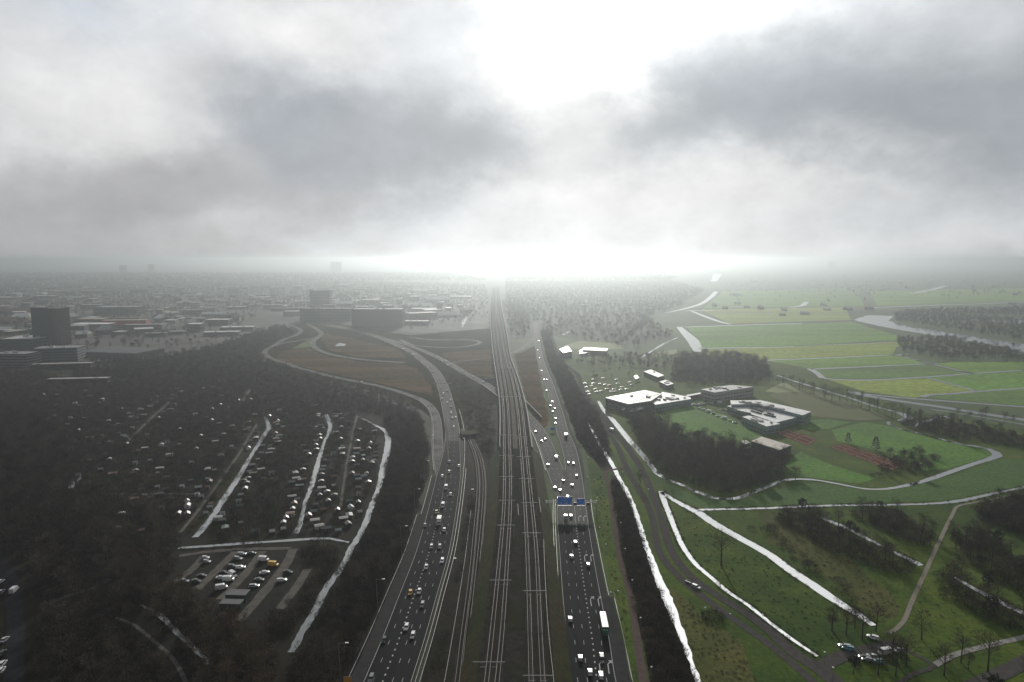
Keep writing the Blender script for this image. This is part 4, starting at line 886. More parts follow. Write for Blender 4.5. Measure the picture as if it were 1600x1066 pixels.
parked([(321, 871, 'hatchback', 'white'), (323, 877, 'hatchback', 'silver'), (378, 865, 'estate car', 'silver'), (372, 872, 'estate car', 'silver'), (363, 884, 'estate car', 'grey'), (376, 886, 'estate car', 'white', .3), (345, 902, 'saloon', 'white'), (357, 905, 'van', 'white', .2), (364, 898, 'van', 'white', -.5), (346, 918, 'van', 'white', .6), (288, 907, 'saloon', 'silver'), (307, 907, 'saloon', 'grey'), (315, 899, 'saloon', 'black'), (350, 894, 'saloon', 'black'), (397, 915, 'estate car', 'silver', .2),
        (412, 874, 'van', 'white'), (427, 882, 'van', 'yellow', -.1, 'yellow delivery van parked in the gravel lot below the allotments'), (413, 894, 'saloon', 'white', .3), (405, 905, 'saloon', 'grey'), (440, 906, 'estate car', 'white', .3), (450, 893, 'saloon', 'black'), (393, 864, 'saloon', 'black')], R(-95), 'parked in the gravel lot', 'cars in the gravel lot', .13)
parked([(22, 922, 'van', 'white', 0, 'white van standing in the dark street at the left edge'), (1, 908, 'hatchback', 'white'), (2, 924, 'hatchback', 'silver'), (7, 999, 'saloon', 'silver'), (3, 1020, 'saloon', 'black'), (4, 1036, 'hatchback', 'white'), (2, 1046, 'hatchback', 'white')], R(8), 'parked along the street at the left edge', 'cars along the left street', .14)
parked([(1320, 1009, 'estate car', 'white', -.2), (1325, 1012, 'estate car', 'cyan'), (1355, 1030, 'hatchback', 'grey'), (1363, 1025, 'hatchback', 'silver'), (1372, 1032, 'hatchback', 'cyan'), (1382, 1019, 'van', 'white', .5), (1404, 1016, 'estate car', 'silver', .5), (1364, 995, 'estate car', 'white', -.2), (1350, 1026, 'hatchback', 'black')], R(70), 'parked under trees at the bottom right', 'cars parked at the bottom right', .12)
parked([(914, 599), (916, 605), (918, 612), (920, 616), (926, 593), (927, 599), (930, 608), (932, 612), (939, 611), (942, 591), (945, 601), (955, 612), (959, 608), (961, 612), (963, 593), (965, 599), (970, 609), (972, 605), (979, 608), (984, 597), (987, 601), (924, 603), (948, 608), (937, 600), (952, 602)], R(75), 'in the car park behind the white-roofed sports hall', 'cars behind the sports hall', .12, False)
parked([(1084, 632), (1089, 633), (1094, 631), (1100, 632), (1106, 629), (1112, 630), (1118, 628), (1124, 629, 'van', 'white'), (1092, 638), (1099, 640), (1107, 643, 'van', 'white'), (1114, 646), (1122, 650), (1131, 653, 'van', 'white'), (1140, 657), (1148, 660), (1130, 640), (1152, 620), (1160, 619), (1170, 620)], R(60), 'in the yard beside the sports hall', 'cars in the campus yard', .12, False, .4)
place('van', 'white', G(955, 672, .8), R(35), 'white van alone on the grey road above the fork', 'vehicles on the grey road', .15)
place('hatchback', 'white', G(916, 626, .8), R(25), 'white car on the grey road beside the sports hall', 'vehicles on the grey road', .15)
tw = place('estate car', 'silver', G(1088, 917, .7), R(-140), 'silver car pulling a trailer on the path by the canal', 'vehicles on the grey road', .13)
tp_ = G(1075.5, 909.5, .5); trl = empty('trailer', (tp_.x, tp_.y, .13), R(-140), 'empty flat trailer behind the silver car by the canal', 'trailer')
obj('bed', MB().box(-.9, .9, -1.6, 1.4, .5, .62).me('bed', GALV), trl); obj('drawbar', MB().box(-.06, .06, 1.4, 2.6, .45, .55).me('drawbar', GALV), trl)
for s in (-1, 1): obj('wheel', wheelme(), trl).location = (s * .95, -.2, .33); obj('side_rail', MB().box(s * .9 - .03, s * .9 + .03, -1.6, 1.4, .62, .9).me('side_rail', GALV), trl)

# ------------------------------------------------------------------ buildings
WALLS = {k: mat('wall_' + k, c, tuple(v * .8 for v in c), .8, .2) for k, c in dict(dark=(.035, .037, .04), grey=(.13, .135, .135), pale=(.38, .37, .35), brick=(.15, .085, .06), red=(.34, .03, .03), slate=(.09, .105, .115), cream=(.36, .32, .25), brown=(.10, .075, .055), green=(.04, .07, .06), teal=(.20, .28, .29), white=(.62, .62, .60)).items()}
ROOFS = {k: mat('roof_' + k, c, tuple(v * .75 for v in c), r, .15) for k, c, r in [('white', (.70, .70, .68), .4), ('pale', (.45, .44, .42), .45), ('grey', (.20, .20, .20), .5), ('dark', (.06, .06, .062), .5), ('tile', (.16, .075, .05), .7), ('tan', (.34, .29, .22), .5)]}
def building(name, label, cat, x, y, wpx, depth, h, rot, wall, roof, storeys, group=None, units=0, bands=True, px_h=None, bandmat=None, pier=None):
    p = G(x, y); w = wpx / (F / math.sqrt(p.x ** 2 + p.y ** 2 + H ** 2))
    root = empty(name, (p.x, p.y, 0), R(rot), label, cat, group)
    obj('wall', MB().box(-w / 2, w / 2, 0, depth, 0, h).me('wall', WALLS[wall]), root)
    rf = MB(); rf.box(-w / 2 - .3, w / 2 + .3, -.3, depth + .3, h, h + .35); ro = obj('roof', rf.me('roof', ROOFS[roof]), root)
    pa = MB()
    for (a, b, c, d) in ((-w / 2 - .31, w / 2 + .31, -.31, 0), (-w / 2 - .31, w / 2 + .31, depth, depth + .31), (-w / 2 - .31, -w / 2, 0, depth), (w / 2, w / 2 + .31, 0, depth)): pa.box(a, b, c, d, h + .352, h + .9)
    obj('parapet', pa.me('parapet', WALLS[wall]), ro)
    r = random.Random(int(x * 7 + y))
    for u in range(units):
        ux, uy, uw = r.uniform(-w * .4, w * .4), r.uniform(depth * .2, depth * .8), r.uniform(1.5, 4)
        obj('roof_unit', MB().box(ux - uw, ux + uw, uy - uw * .6, uy + uw * .6, h + .352, h + r.uniform(1.5, 3)).me('roof_unit', ROOFS['pale']), ro)
    if bands:
        sh = h / storeys
        for s in range(storeys):
            z0, z1 = s * sh + sh * .35, s * sh + sh * .8; mb = MB()
            n = max(2, int(w / 3.6)); 
            for i in range(n):
                a = -w / 2 + w * (i + .12) / n; b = -w / 2 + w * (i + .88) / n; mb.box(a, b, -.06, .05, z0, z1)
            n2 = max(2, int(depth / 3.6))
            for i in range(n2):
                a = depth * (i + .12) / n2; b = depth * (i + .88) / n2; mb.box(-w / 2 - .06, -w / 2 + .05, a, b, z0, z1); mb.box(w / 2 - .05, w / 2 + .06, a, b, z0, z1)
            obj('window_row', mb.me('window_row', bandmat or GLASS), root)
    dw = min(3.0, w * .2); obj('door', MB().box(-dw / 2, dw / 2, -.12, -.065, 0, min(2.6, h * .6)).me('door', WALLS['dark']), root)
    for k in range(-1, 5):
        for j in range(0, 4):
            q = root.matrix_basis @ Vector((-w / 2 + w * (k + .5) / 4, depth * j / 3, 0)); KEEP.append((q.x, q.y, max(w / 7, depth / 5) + 2))
    return root
GL2 = mat('tower_glass', (.03, .034, .038), None, .15)
building('office_tower', 'dark slab tower standing alone at the left edge of town', 'tower', 66, 541, 20, 26, 66, 12, 'dark', 'dark', 18, units=3, bandmat=GL2)
building('office_tower', 'wider dark wing joined to the right of the slab tower', 'tower', 83, 540, 24, 24, 64, -6, 'brown', 'dark', 18, units=2, bandmat=GL2)
building('office_building', 'low dark office with pale window rows at the left edge', 'building', 14, 575, 46, 30, 19, -4, 'dark', 'grey', 5, units=3, bandmat=mat('pale_glass', (.20, .21, .21), None, .3))
building('office_building', 'low dark glass office in front of the slab tower', 'building', 88, 566, 50, 34, 20, 14, 'slate', 'grey', 5, units=2, bandmat=GL2)
building('office_building', 'dark hall with pale gable left of the slab tower', 'building', 30, 545, 44, 60, 16, 8, 'green', 'pale', 3, units=3)
building('market_hall', 'long building with glazed ridge roofs right of the slab tower', 'building', 170, 559, 88, 60, 7, -12, 'grey', 'grey', 1, bands=False)
mh = S.objects['market_hall']
for i in range(9):
    mb = MB(); yy = 3 + i * 6.4; w = 48
    mb.quad((-w, yy, 7.4), (w, yy, 7.4), (w, yy + 2.8, 9.0), (-w, yy + 2.8, 9.0)); mb.quad((-w, yy + 2.8, 9.0), (w, yy + 2.8, 9.0), (w, yy + 5.6, 7.4), (-w, yy + 5.6, 7.4)); obj('roof_ridge', mb.me('roof_ridge', ROOFS['pale']), mh)
building('flat_roofed_shed', 'pale flat-roofed shed among trees below the market hall', 'building', 120, 599, 74, 12, 5, 8, 'dark', 'pale', 1)
building('flat_roofed_shed', 'pale canopy roof in front of the low dark glass office', 'building', 95, 576, 70, 14, 6, 12, 'dark', 'pale', 1)
building('red_warehouse', 'warehouse with a bright red front wall', 'warehouse', 194, 510, 56, 26, 13, 9, 'red', 'pale', 2, bands=False)
building('warehouse', 'grey warehouse right in front of the red one', 'warehouse', 226, 515, 54, 22, 10, 8, 'grey', 'pale', 2, units=1)
building('warehouse', 'pale roofed mauve-grey warehouse left of the red one', 'warehouse', 138, 508, 36, 44, 13, 0, 'brown', 'tan', 2, units=1)
building('warehouse', 'large dark green block behind the red warehouse', 'warehouse', 180, 492, 56, 60, 20, 2, 'green', 'grey', 3, units=3)
building('office_building', 'white stepped office far behind the red warehouse', 'building', 304, 485, 16, 20, 22, 0, 'white', 'white', 4)
building('office_building', 'low white wing right of the stepped white office', 'building', 323, 486, 24, 24, 10, 0, 'white', 'white', 2)
building('office_building', 'wide dark glass office behind the motorway, left of the brown one', 'building', 508, 502, 78, 30, 30, -4, 'slate', 'grey', 8, units=4, bandmat=GL2)
building('office_building', 'wide brown office with white roof edge behind the motorway', 'building', 589, 512, 78, 34, 40, -3, 'brown', 'pale', 10, units=2, bandmat=mat('bronze_glass', (.09, .085, .075), None, .3))
building('apartment_block', 'cream tower block rising behind the dark glass office', 'building', 500, 483, 30, 30, 56, 0, 'cream', 'white', 12, units=1)
building('office_building', 'low white hall left of the dark glass office', 'building', 455, 494, 24, 30, 12, 0, 'pale', 'white', 3)
building('warehouse', 'long white-roofed hall right of the brown office', 'warehouse', 665, 489, 46, 40, 11, 0, 'pale', 'white', 2)
building('warehouse', 'parked-up yard hall with pale roof below the brown office', 'warehouse', 648, 508, 40, 30, 8, -4, 'grey', 'pale', 2, units=2)
building('sign_tower', 'small square tower with dark red panel right of the white-roofed hall', 'building', 687, 489, 9, 10, 24, 0, 'brick', 'dark', 4)
building('warehouse', 'sunlit white-roofed warehouse cluster left of the loop roads, front one', 'warehouse', 345, 525, 48, 26, 7, 12, 'grey', 'white', 1, units=2)
building('warehouse', 'sunlit white-roofed warehouse left of the loop roads, back one', 'warehouse', 370, 517, 46, 30, 7, 10, 'grey', 'white', 1, units=2)
building('warehouse', 'small pale warehouse left of the white-roofed cluster', 'warehouse', 275, 523, 20, 16, 6, 10, 'brick', 'white', 1)
building('warehouse', 'small white-roofed shed beside the trees left of the loop roads', 'warehouse', 242, 526, 26, 16, 6, 14, 'grey', 'pale', 1)
for i, (x, y) in enumerate([(838, 428), (860, 428)]):
    building('far_tower', ('left' if i == 0 else 'right') + ' one of the two faint towers standing on the hazy horizon', 'tower', x, y, 11 if i == 0 else 9, 40, 160, 0, 'pale', 'pale', 20, bandmat=GL2)
for i, (x, y, w, h) in enumerate([(670, 426, 9, 150), (727, 426, 14, 140), (525, 426, 16, 120), (192, 430, 8, 90), (236, 428, 7, 95), (1300, 421, 9, 125)]):
    building('far_tower', 'faint tower block on the horizon, %s from the left of the single ones' % ['fourth', 'fifth', 'third', 'first', 'second', 'sixth'][i], 'tower', x, y, w, 30, h, 0, 'pale', 'pale', 14, bandmat=GL2)
# right-hand buildings
def prism_building(name, label, cat, roofpx, h, wall, roof, units=0, group=None):
    pts = [G(*p, h) for p in roofpx]; c = sum(pts, Vector()) / len(pts); c.z = 0
    q = [(p.x - c.x, p.y - c.y) for p in pts]
    if sum(q[i][0] * q[(i + 1) % len(q)][1] - q[(i + 1) % len(q)][0] * q[i][1] for i in range(len(q))) < 0: q = q[::-1]
    root = empty(name, c, 0, label, cat, group)
    obj('wall', MB().prism(q, 0, h).me('wall', WALLS[wall]), root)
    ro = obj('roof', MB().prism([(a * 1.004, b * 1.004) for a, b in q], h + .01, h + .4).me('roof', ROOFS[roof]), root)
    r = random.Random(len(label)); A = np.array(q)
    for u in range(units):
        wts = rng.random(len(q)); wts /= wts.sum(); ux, uy = (A * wts[:, None]).sum(0); s = r.uniform(.8, 2.2)
        obj('roof_unit', MB().box(ux - s, ux + s, uy - s, uy + s, h + .41, h + r.uniform(1.2, 2.4)).me('roof_unit', ROOFS['pale']), ro)
    for i in range(len(q)):
        a, b = Vector((*q[i], 0)), Vector((*q[(i + 1) % len(q)], 0)); d = b - a
        if d.length < 4: continue
        n = Vector((d.y, -d.x, 0)).normalized()
        for s in range(max(1, int(h / 4))):
            z0, z1 = s * 4 + 1.6, s * 4 + 3.0; k = max(2, int(d.length / 4.5)); mb = MB()
            for j in range(k):
                u, v = a + d * ((j + .12) / k) + n * .06, a + d * ((j + .88) / k) + n * .06; mb.quad((u.x, u.y, z0), (v.x, v.y, z0), (v.x, v.y, z1), (u.x, u.y, z1))
            obj('window_row', mb.me('window_row', GLASS), root)
    for s in np.linspace(0, 1, 6):
        for i in range(len(q)):
            a = Vector((*q[i], 0)) * s + c; KEEP.append((a.x, a.y, 7))
            a = Vector(((q[i][0] + q[(i + 1) % len(q)][0]) / 2, (q[i][1] + q[(i + 1) % len(q)][1]) / 2, 0)) * s + c; KEEP.append((a.x, a.y, 7))
    return root, ro, q, c
hall, hro, hq, hc = prism_building('sports_hall', 'large sports hall with white panelled roof beside the green lawn', 'sports hall', [(946, 622), (1008, 610), (1034, 616), (1017, 627), (982, 632)], 9, 'slate', 'tan', 3)
cA, cB, cC, cD = [G(*p, 9) - hc for p in [(948, 622), (1007, 611), (1031, 616.5), (983, 630.5)]]
for i in range(4):
    for j in range(4):
        def bl_(u, v): return (cA.lerp(cB, u)).lerp(cD.lerp(cC, u), v)
        u0, u1, v0, v1 = (i + .07) / 4, (i + .93) / 4, (j + .07) / 4, (j + .93) / 4
        pts = [bl_(u0, v0), bl_(u1, v0), bl_(u1, v1), bl_(u0, v1)]; obj('roof_panel', MB().prism([(p.x, p.y) for p in pts][::-1], 9.41, 9.7).me('roof_panel', ROOFS['white']), hro)
prism_building('sports_hall_wing', 'lower white-roofed wing with glass front right of the sports hall', 'sports hall', [(1035, 613), (1078, 621), (1080, 624), (1024, 633), (1018, 628)], 6.5, 'teal', 'white', 16)
prism_building('annex', 'small white flat-roofed annex in front of the sports hall', 'building', [(970, 640), (995, 635), (1008, 638), (985, 644)], 4, 'dark', 'white', 1)
prism_building('school_building', 'long two-storey building with dark roof and white edge behind the roof car park', 'building', [(1095, 609), (1143, 602), (1178, 605), (1117, 614)], 10, 'pale', 'grey', 9)
prism_building('covered_walkway', 'thin white covered walkway linking sports hall and long building', 'walkway', [(1072, 618), (1108, 611.5), (1110, 613), (1074, 620)], 4, 'grey', 'white')
deckb, dro, dq, dc = prism_building('parking_deck', 'building with pale roof car park full of dark cars', 'car park', [(1136, 635), (1188, 629), (1248, 652), (1212, 661)], 6, 'teal', 'white', 0)
prism_building('deck_house', 'long white-roofed block along the far side of the roof car park', 'building', [(1141, 626.5), (1188, 626), (1267, 644), (1254, 649.5), (1186, 632), (1143, 632.5)], 9, 'teal', 'white', 26)
prism_building('deck_house', 'low white-roofed block along the near side of the roof car park', 'building', [(1160, 652), (1170, 650), (1219, 663), (1198, 667)], 7, 'teal', 'white', 8)
prism_building('tennis_hall', 'dark hall with two pale ridge roofs beside the wood', 'hall', [(1174, 690), (1190, 683), (1236, 697), (1218, 704)], 6, 'green', 'tan', 0)
prism_building('small_pavilion', 'small white-sided pavilion left of the dark ridge-roofed hall', 'building', [(1158, 690), (1165, 688), (1172, 693), (1164, 695)], 4, 'white', 'pale', 0)
prism_building('pavilion', 'flat pale-roofed pavilion among trees behind the car park', 'building', [(1006, 581), (1017, 578), (1038, 587), (1028, 590)], 5, 'dark', 'pale', 1)
prism_building('pavilion', 'second pale roof among trees right of the car park', 'building', [(1030, 597), (1040, 594), (1053, 600), (1043, 603)], 5, 'dark', 'grey', 4)
prism_building('farm_building', 'dark steep-roofed house by the sunlit meadow', 'house', [(874, 546), (887, 541), (894, 549), (880, 552)], 9, 'brown', 'dark')
prism_building('farm_building', 'long dark-roofed barn on the sunlit meadow', 'barn', [(912, 543), (950, 545), (948, 549), (910, 547)], 7, 'brown', 'dark', 0)
prism_building('farm_building', 'white-roofed shed beside the steep-roofed house', 'shed', [(905, 548), (910, 546), (922, 551), (906, 553)], 4, 'white', 'white')
prism_building('pavilion', 'small white tent-like roof in the car park behind the sports hall', 'tent', [(990, 588), (995, 586), (999, 591), (993, 593)], 4, 'white', 'white')
# cars on the roof car park
rp = [(1152 + 4.6 * i, 642.6 + .9 * i) for i in range(5)] + [(1174 + 4 * i, 638 + 1.2 * i) for i in range(5)] + [(1175 + 4.2 * i, 642.5 + 1.2 * i) for i in range(4)] + [(1196 + 4.4 * i, 648 + 1.1 * i) for i in range(4)] + [(1201, 646), (1206, 647.4), (1178, 652.5), (1184, 654), (1190, 655.5), (1197, 657)]
for i, (x, y) in enumerate(rp):
    p = G(x, y, 6.9); place(rv.choice(STY), rv.choice(['black', 'grey', 'dark blue', 'black']), p, R(20), 'dark car parked on the pale roof car park', 'dark cars on the roof car park', 6.42, False)
# red clay tennis courts with dark hedges
for j, px in enumerate([[(1212, 677), (1230, 671), (1278, 687), (1262, 697)], [(1296, 699), (1318, 694), (1415, 725), (1395, 736)]]):
    c_ = sheet('tennis_court', px, CLAY, .10)
    a, b, c, d = [G(*p) for p in px]
    n = 2 if j == 0 else 5
    mb = MB()
    def bq(u, v): w = (a.lerp(d, u)).lerp(b.lerp(c, u), v) if False else (b.lerp(c, u)).lerp(a.lerp(d, u), v); return w
    for k in range(n):
        for (u0, u1, v0, v1) in ((.1, .115, .12, .88), (.885, .9, .12, .88), (.1, .9, .11, .13), (.1, .9, .87, .89), (.1, .9, .49, .505)):
            q = [bq((k + u) / n, v) for u, v in ((u0, v0), (u1, v0), (u1, v1), (u0, v1))]; mb.quad(*[(w.x, w.y, .12) for w in q])
    obj('court_line', mb.me('court_line', PAINT), c_)
    for k in range(1, n):
        p, q = bq(k / n, .05), bq(k / n, .95); o = MB().tube((p.x, p.y, 1.4), (q.x, q.y, 1.4), .06, .06, 4); 
        for f in np.linspace(0, 1, 7): m_ = p.lerp(q, float(f)); o.tube((m_.x, m_.y, .1), (m_.x, m_.y, 1.4), .05, .05, 4)
        fo = obj('court_fence', o.me('court_fence', DARKST)); fo['label'] = 'low dark fence across the %s red court area, %s from the left' % ('small' if j == 0 else 'long', ORD[k - 1]); fo['category'] = 'fence'

# ------------------------------------------------------------------ allotment sheds
shw = [WALLS[k] for k in ('dark', 'brown', 'green', 'grey', 'white', 'brick')]
shr = [mat('shed_roof_%d' % i, c, None, r) for i, (c, r) in enumerate([((.30, .31, .31), .6), ((.16, .165, .17), .5), ((.10, .10, .105), .4), ((.15, .075, .05), .6), ((.22, .215, .20), .7), ((.07, .10, .09), .5)])]
SHED = {}
def shed_parts(v, wi, ri):
    w, d, h, rh = [(1.9, 1.5, 2.1, .8), (2.4, 1.8, 2.2, 1.0), (3.0, 2.1, 2.3, .35), (1.5, 2.2, 2.0, .7)][v]
    if ('w', v, wi) not in SHED:
        mb = MB(); mb.box(-w, w, -d, d, 0, h); mb.poly([(-w, -d, h), (-w, d, h), (-w, 0, h + rh)]); mb.poly([(w, -d, h), (w, 0, h + rh), (w, d, h)]); SHED['w', v, wi] = mb.me('wall', shw[wi])
    if ('r', v, ri) not in SHED:
        mb = MB(); W2, D2, t = w + .3, d + .3, .12; zl = h - .3 * rh / d
        for s in (-1, 1):
            mb.quad((-W2, s * D2, zl + t), (W2, s * D2, zl + t), (W2, 0, h + rh + t), (-W2, 0, h + rh + t)); mb.quad((-W2, s * D2, zl + .02), (W2, s * D2, zl + .02), (W2, s * D2, zl + t), (-W2, s * D2, zl + t))
        SHED['r', v, ri] = mb.me('roof', shr[ri])
    if ('d', v) not in SHED: SHED['d', v] = MB().box(-.45, .45, -d - .06, -d - .01, 0, 1.9).me('door', WALLS['dark']); SHED['n', v] = MB().box(w * .45, w * .8, -d - .06, -d - .01, 1.0, 1.8).me('window', GLASS)
    return SHED['w', v, wi], SHED['r', v, ri], SHED['d', v], SHED['n', v]
PLOTM = [mat('plot_%d' % i, c, tuple(v * .6 for v in c), .95, .5, 6, spec=0, fine=.8) for i, c in enumerate([(.030, .040, .014), (.052, .040, .026), (.022, .030, .012), (.065, .055, .040), (.040, .050, .018), (.030, .024, .017)])]
rp_ = random.Random(14); u_ = Vector((math.cos(R(20)), math.sin(R(20)), 0)); v_ = Vector((-u_.y, u_.x, 0)); o_ = G(330, 720); KA0 = np.array(KEEP)
for i in range(-24, 20):
    for j in range(-22, 26):
        c_ = o_ + u_ * (i * 13) + v_ * (j * 15); d_ = math.hypot(c_.x, c_.y)
        if c_.y < 50: continue
        zc = c_.y * math.cos(PITCH) + H * math.sin(PITCH); x_ = CX + F * c_.x / zc; y_ = CY - F * (c_.y * math.sin(PITCH) - H * math.cos(PITCH)) / zc
        if not (20 < x_ < 600 and 600 < y_ < 840) or rp_.random() < .3: continue
        ins = False; PL = [(20, 612), (330, 600), (420, 622), (545, 645), (588, 672), (590, 740), (560, 810), (530, 835), (320, 835), (230, 800), (130, 720), (20, 660)]
        for k in range(len(PL)):
            (x1, y1), (x2, y2) = PL[k], PL[k - 1]
            if (y1 > y_) != (y2 > y_) and x_ < (x2 - x1) * (y_ - y1) / (y2 - y1) + x1: ins = not ins
        if not ins or (np.hypot(KA0[:, 0] - c_.x, KA0[:, 1] - c_.y) < KA0[:, 2] + 2).any(): continue
        a_, b_ = rp_.uniform(3.5, 6), rp_.uniform(4.5, 7)
        q_ = [c_ + u_ * (sx * a_ + rp_.uniform(-.6, .6)) + v_ * (sy * b_ + rp_.uniform(-.6, .6)) for sx, sy in ((-1, -1), (1, -1), (1, 1), (-1, 1))]
        obj('garden_plot', MB().quad(*[(w.x, w.y, .045) for w in q_]).me('garden_plot', rp_.choice(PLOTM)), kind='structure')
rs = random.Random(5); RN = {'shed_roof_%d' % i: n_ for i, n_ in enumerate(['silvery', 'grey', 'black', 'red tiled', 'pale', 'dark green'])}
shedpx = [(310, 765), (311, 771), (222, 768), (221, 773), (255, 771), (260, 768), (172, 777), (190, 806), (222, 832), (186, 828), (460, 790), (493, 792), (490, 803), (443, 820), (445, 815), (560, 765), (560, 788), (581, 726), (587, 697), (587, 710), (586, 716), (508, 722), (511, 716), (506, 732), (502, 755), (503, 766), (500, 777), (493, 636), (498, 650), (502, 655), (434, 660), (437, 643), (483, 713), (494, 692), (110, 655), (68, 619), (260, 701), (227, 703), (281, 673), (322, 655), (332, 644), (363, 668), (362, 700), (190, 641), (170, 660), (178, 668), (160, 683), (185, 665), (205, 654), (218, 640), (235, 628), (245, 622), (160, 626), (181, 618), (154, 632), (125, 636), (316, 609), (270, 620), (346, 621), (331, 607), (390, 740), (388, 750), (396, 743), (252, 697), (235, 722), (244, 722), (250, 735), (247, 742), (265, 713), (281, 697), (110, 703), (75, 657)]
def poly_px_rand(poly):
    xs_ = [p[0] for p in poly]; ys_ = [p[1] for p in poly]
    while True:
        x, y = rs.uniform(min(xs_), max(xs_)), rs.uniform(min(ys_), max(ys_)); c = False
        for i in range(len(poly)):
            (x1, y1), (x2, y2) = poly[i], poly[i - 1]
            if (y1 > y) != (y2 > y) and x < (x2 - x1) * (y - y1) / (y2 - y1) + x1: c = not c
        if c: return x, y
ALLOT = [(90, 612), (330, 600), (420, 622), (545, 645), (588, 672), (590, 740), (560, 810), (530, 835), (320, 835), (230, 800), (130, 720), (60, 660)]
KA = np.array(KEEP)
def blocked(x, y, extra=0.0):
    d = np.hypot(KA[:, 0] - x, KA[:, 1] - y); return bool((d < KA[:, 2] + extra).any())
tries = 0
while len(shedpx) < 420 and tries < 9000:
    tries += 1; q = poly_px_rand(ALLOT)
    if rs.random() < .9:                      # most huts stand in rows beside ditches and paths
        d = np.hypot(KA[:, 0] - G(*q).x, KA[:, 1] - G(*q).y) - KA[:, 2]
        if not 1.0 < d.min() < 11: continue
    shedpx.append(q)
placed = []
for (x, y) in shedpx:
    p = G(x, y)
    if blocked(p.x, p.y, 1.2) or any(math.hypot(p.x - a, p.y - b) < 5.5 for a, b in placed): continue
    placed.append((p.x, p.y)); v = rs.randrange(4); wl_, rf_, dr_, wn_ = shed_parts(v, rs.randrange(6), rs.choice([0, 0, 1, 1, 2, 3, 4, 4, 5]))
    root = empty('garden_shed', (p.x, p.y, .03), R(rs.choice([20, 20, 110]) + rs.uniform(-8, 8)), 'small %s garden hut with %s %s roof on the %s allotments' % (wl_.materials[0].name[5:], RN[rf_.materials[0].name], 'flattish' if v == 2 else 'gabled', 'near' if y > 740 else 'middle' if y > 680 else 'far'), 'shed', 'garden huts on the allotments'); root.scale = (.82, .82, .85)
    obj('wall', wl_, root); obj('roof', rf_, root)
    if y > 640: obj('door', dr_, root); obj('window', wn_, root)
for a, b in placed: KEEP.append((a, b, 4.0))
# sheds of the gravel lot
for (x, y, w, d, h, lab) in [(368, 941, 9, 5, 3.2, 'dark flat shed with clutter at the low end of the gravel lot'), (359, 953, 9, 4, 2.6, 'second dark flat shed just below the cluttered one')]:
    p = G(x, y); root = empty('storage_shed', p, R(-3), lab, 'shed'); obj('wall', MB().box(-w / 2, w / 2, 0, d, 0, h).me('wall', WALLS['green']), root)
    obj('roof', MB().box(-w / 2 - .2, w / 2 + .2, -.2, d + .2, h, h + .2).me('roof', ROOFS['dark']), root); obj('door', MB().box(-1, 1, -.06, -.01, 0, 2.1).me('door', WALLS['dark']), root); KEEP.append((p.x, p.y + 2, 8))

# ------------------------------------------------------------------ far town
tb = 0; rt = random.Random(9); TOWN = [(60, 448), (300, 446), (520, 446), (735, 452), (740, 500), (640, 505), (420, 492), (300, 520), (120, 530), (0, 520), (0, 470)]
def inpoly(x, y, poly):
    c = False
    for i in range(len(poly)):
        (x1, y1), (x2, y2) = poly[i], poly[i - 1]
        if (y1 > y) != (y2 > y) and x < (x2 - x1) * (y - y1) / (y2 - y1) + x1: c = not c
    return c
KA = np.array(KEEP); far_pts = []; tries = 0
while tb < 260 and tries < 6000:
    tries += 1
    x = rt.uniform(0, 745); y = 444 + 85 * rt.random() ** 1.3
    if not inpoly(x, y, TOWN): continue
    p = G(x, y); w, d = rt.choice([rt.uniform(14, 30), rt.uniform(30, 85)]), rt.uniform(12, 42); sep = w * .6 + 6
    if blocked(p.x, p.y, w * .5) or any(math.hypot(p.x - a, p.y - b) < sep + c for a, b, c in far_pts): continue
    far_pts.append((p.x, p.y, w * .5)); h = rt.choice([5, 6, 7, 8, 9, 12, 16])
    root = empty('town_building', (p.x, p.y, 0), R(rt.choice([0, 0, 10, -12, 30])), '', 'building', 'low buildings of the hazy town')
    obj('wall', MB().box(-w / 2, w / 2, -d / 2, d / 2, 0, h).me('wall', WALLS[rt.choice(['grey', 'brick', 'pale', 'dark', 'brown', 'cream'])]), root)
    wk = root.children[0].data.materials[0].name[5:]
    rk = rt.choice(['white', 'white', 'pale', 'pale', 'grey', 'tile', 'dark', 'tan'])
    if rt.random() < .55 or h > 10: ro = obj('roof', MB().box(-w / 2 - .3, w / 2 + .3, -d / 2 - .3, d / 2 + .3, h, h + .5).me('roof', ROOFS[rk]), root)
    else:
        mb = MB(); rh = d * .22
        for s in (-1, 1): mb.quad((-w / 2 - .4, s * (d / 2 + .4), h), (w / 2 + .4, s * (d / 2 + .4), h), (w / 2 + .4, 0, h + rh), (-w / 2 - .4, 0, h + rh))
        mb.poly([(-w / 2, -d / 2, h), (-w / 2, 0, h + rh), (-w / 2, d / 2, h)]); mb.poly([(w / 2, -d / 2, h), (w / 2, d / 2, h), (w / 2, 0, h + rh)]); obj('roof', mb.me('roof', ROOFS[rk]), root)
    mb = MB(); n = max(2, int(w / 5))
    for i in range(n): mb.box(-w / 2 + w * (i + .2) / n, -w / 2 + w * (i + .8) / n, -d / 2 - .08, -d / 2 - .01, h * .45, h * .75)
    obj('window_row', mb.me('window_row', GLASS), root)
    root['label'] = '%s %s building with %s roof in the %s part of the hazy town' % ('long' if w > 30 else 'small', wk, rk, 'left' if x < 250 else 'middle' if x < 500 else 'right')
    KEEP.append((p.x, p.y, w * .6)); tb += 1
rf2 = random.Random(31); n = 0
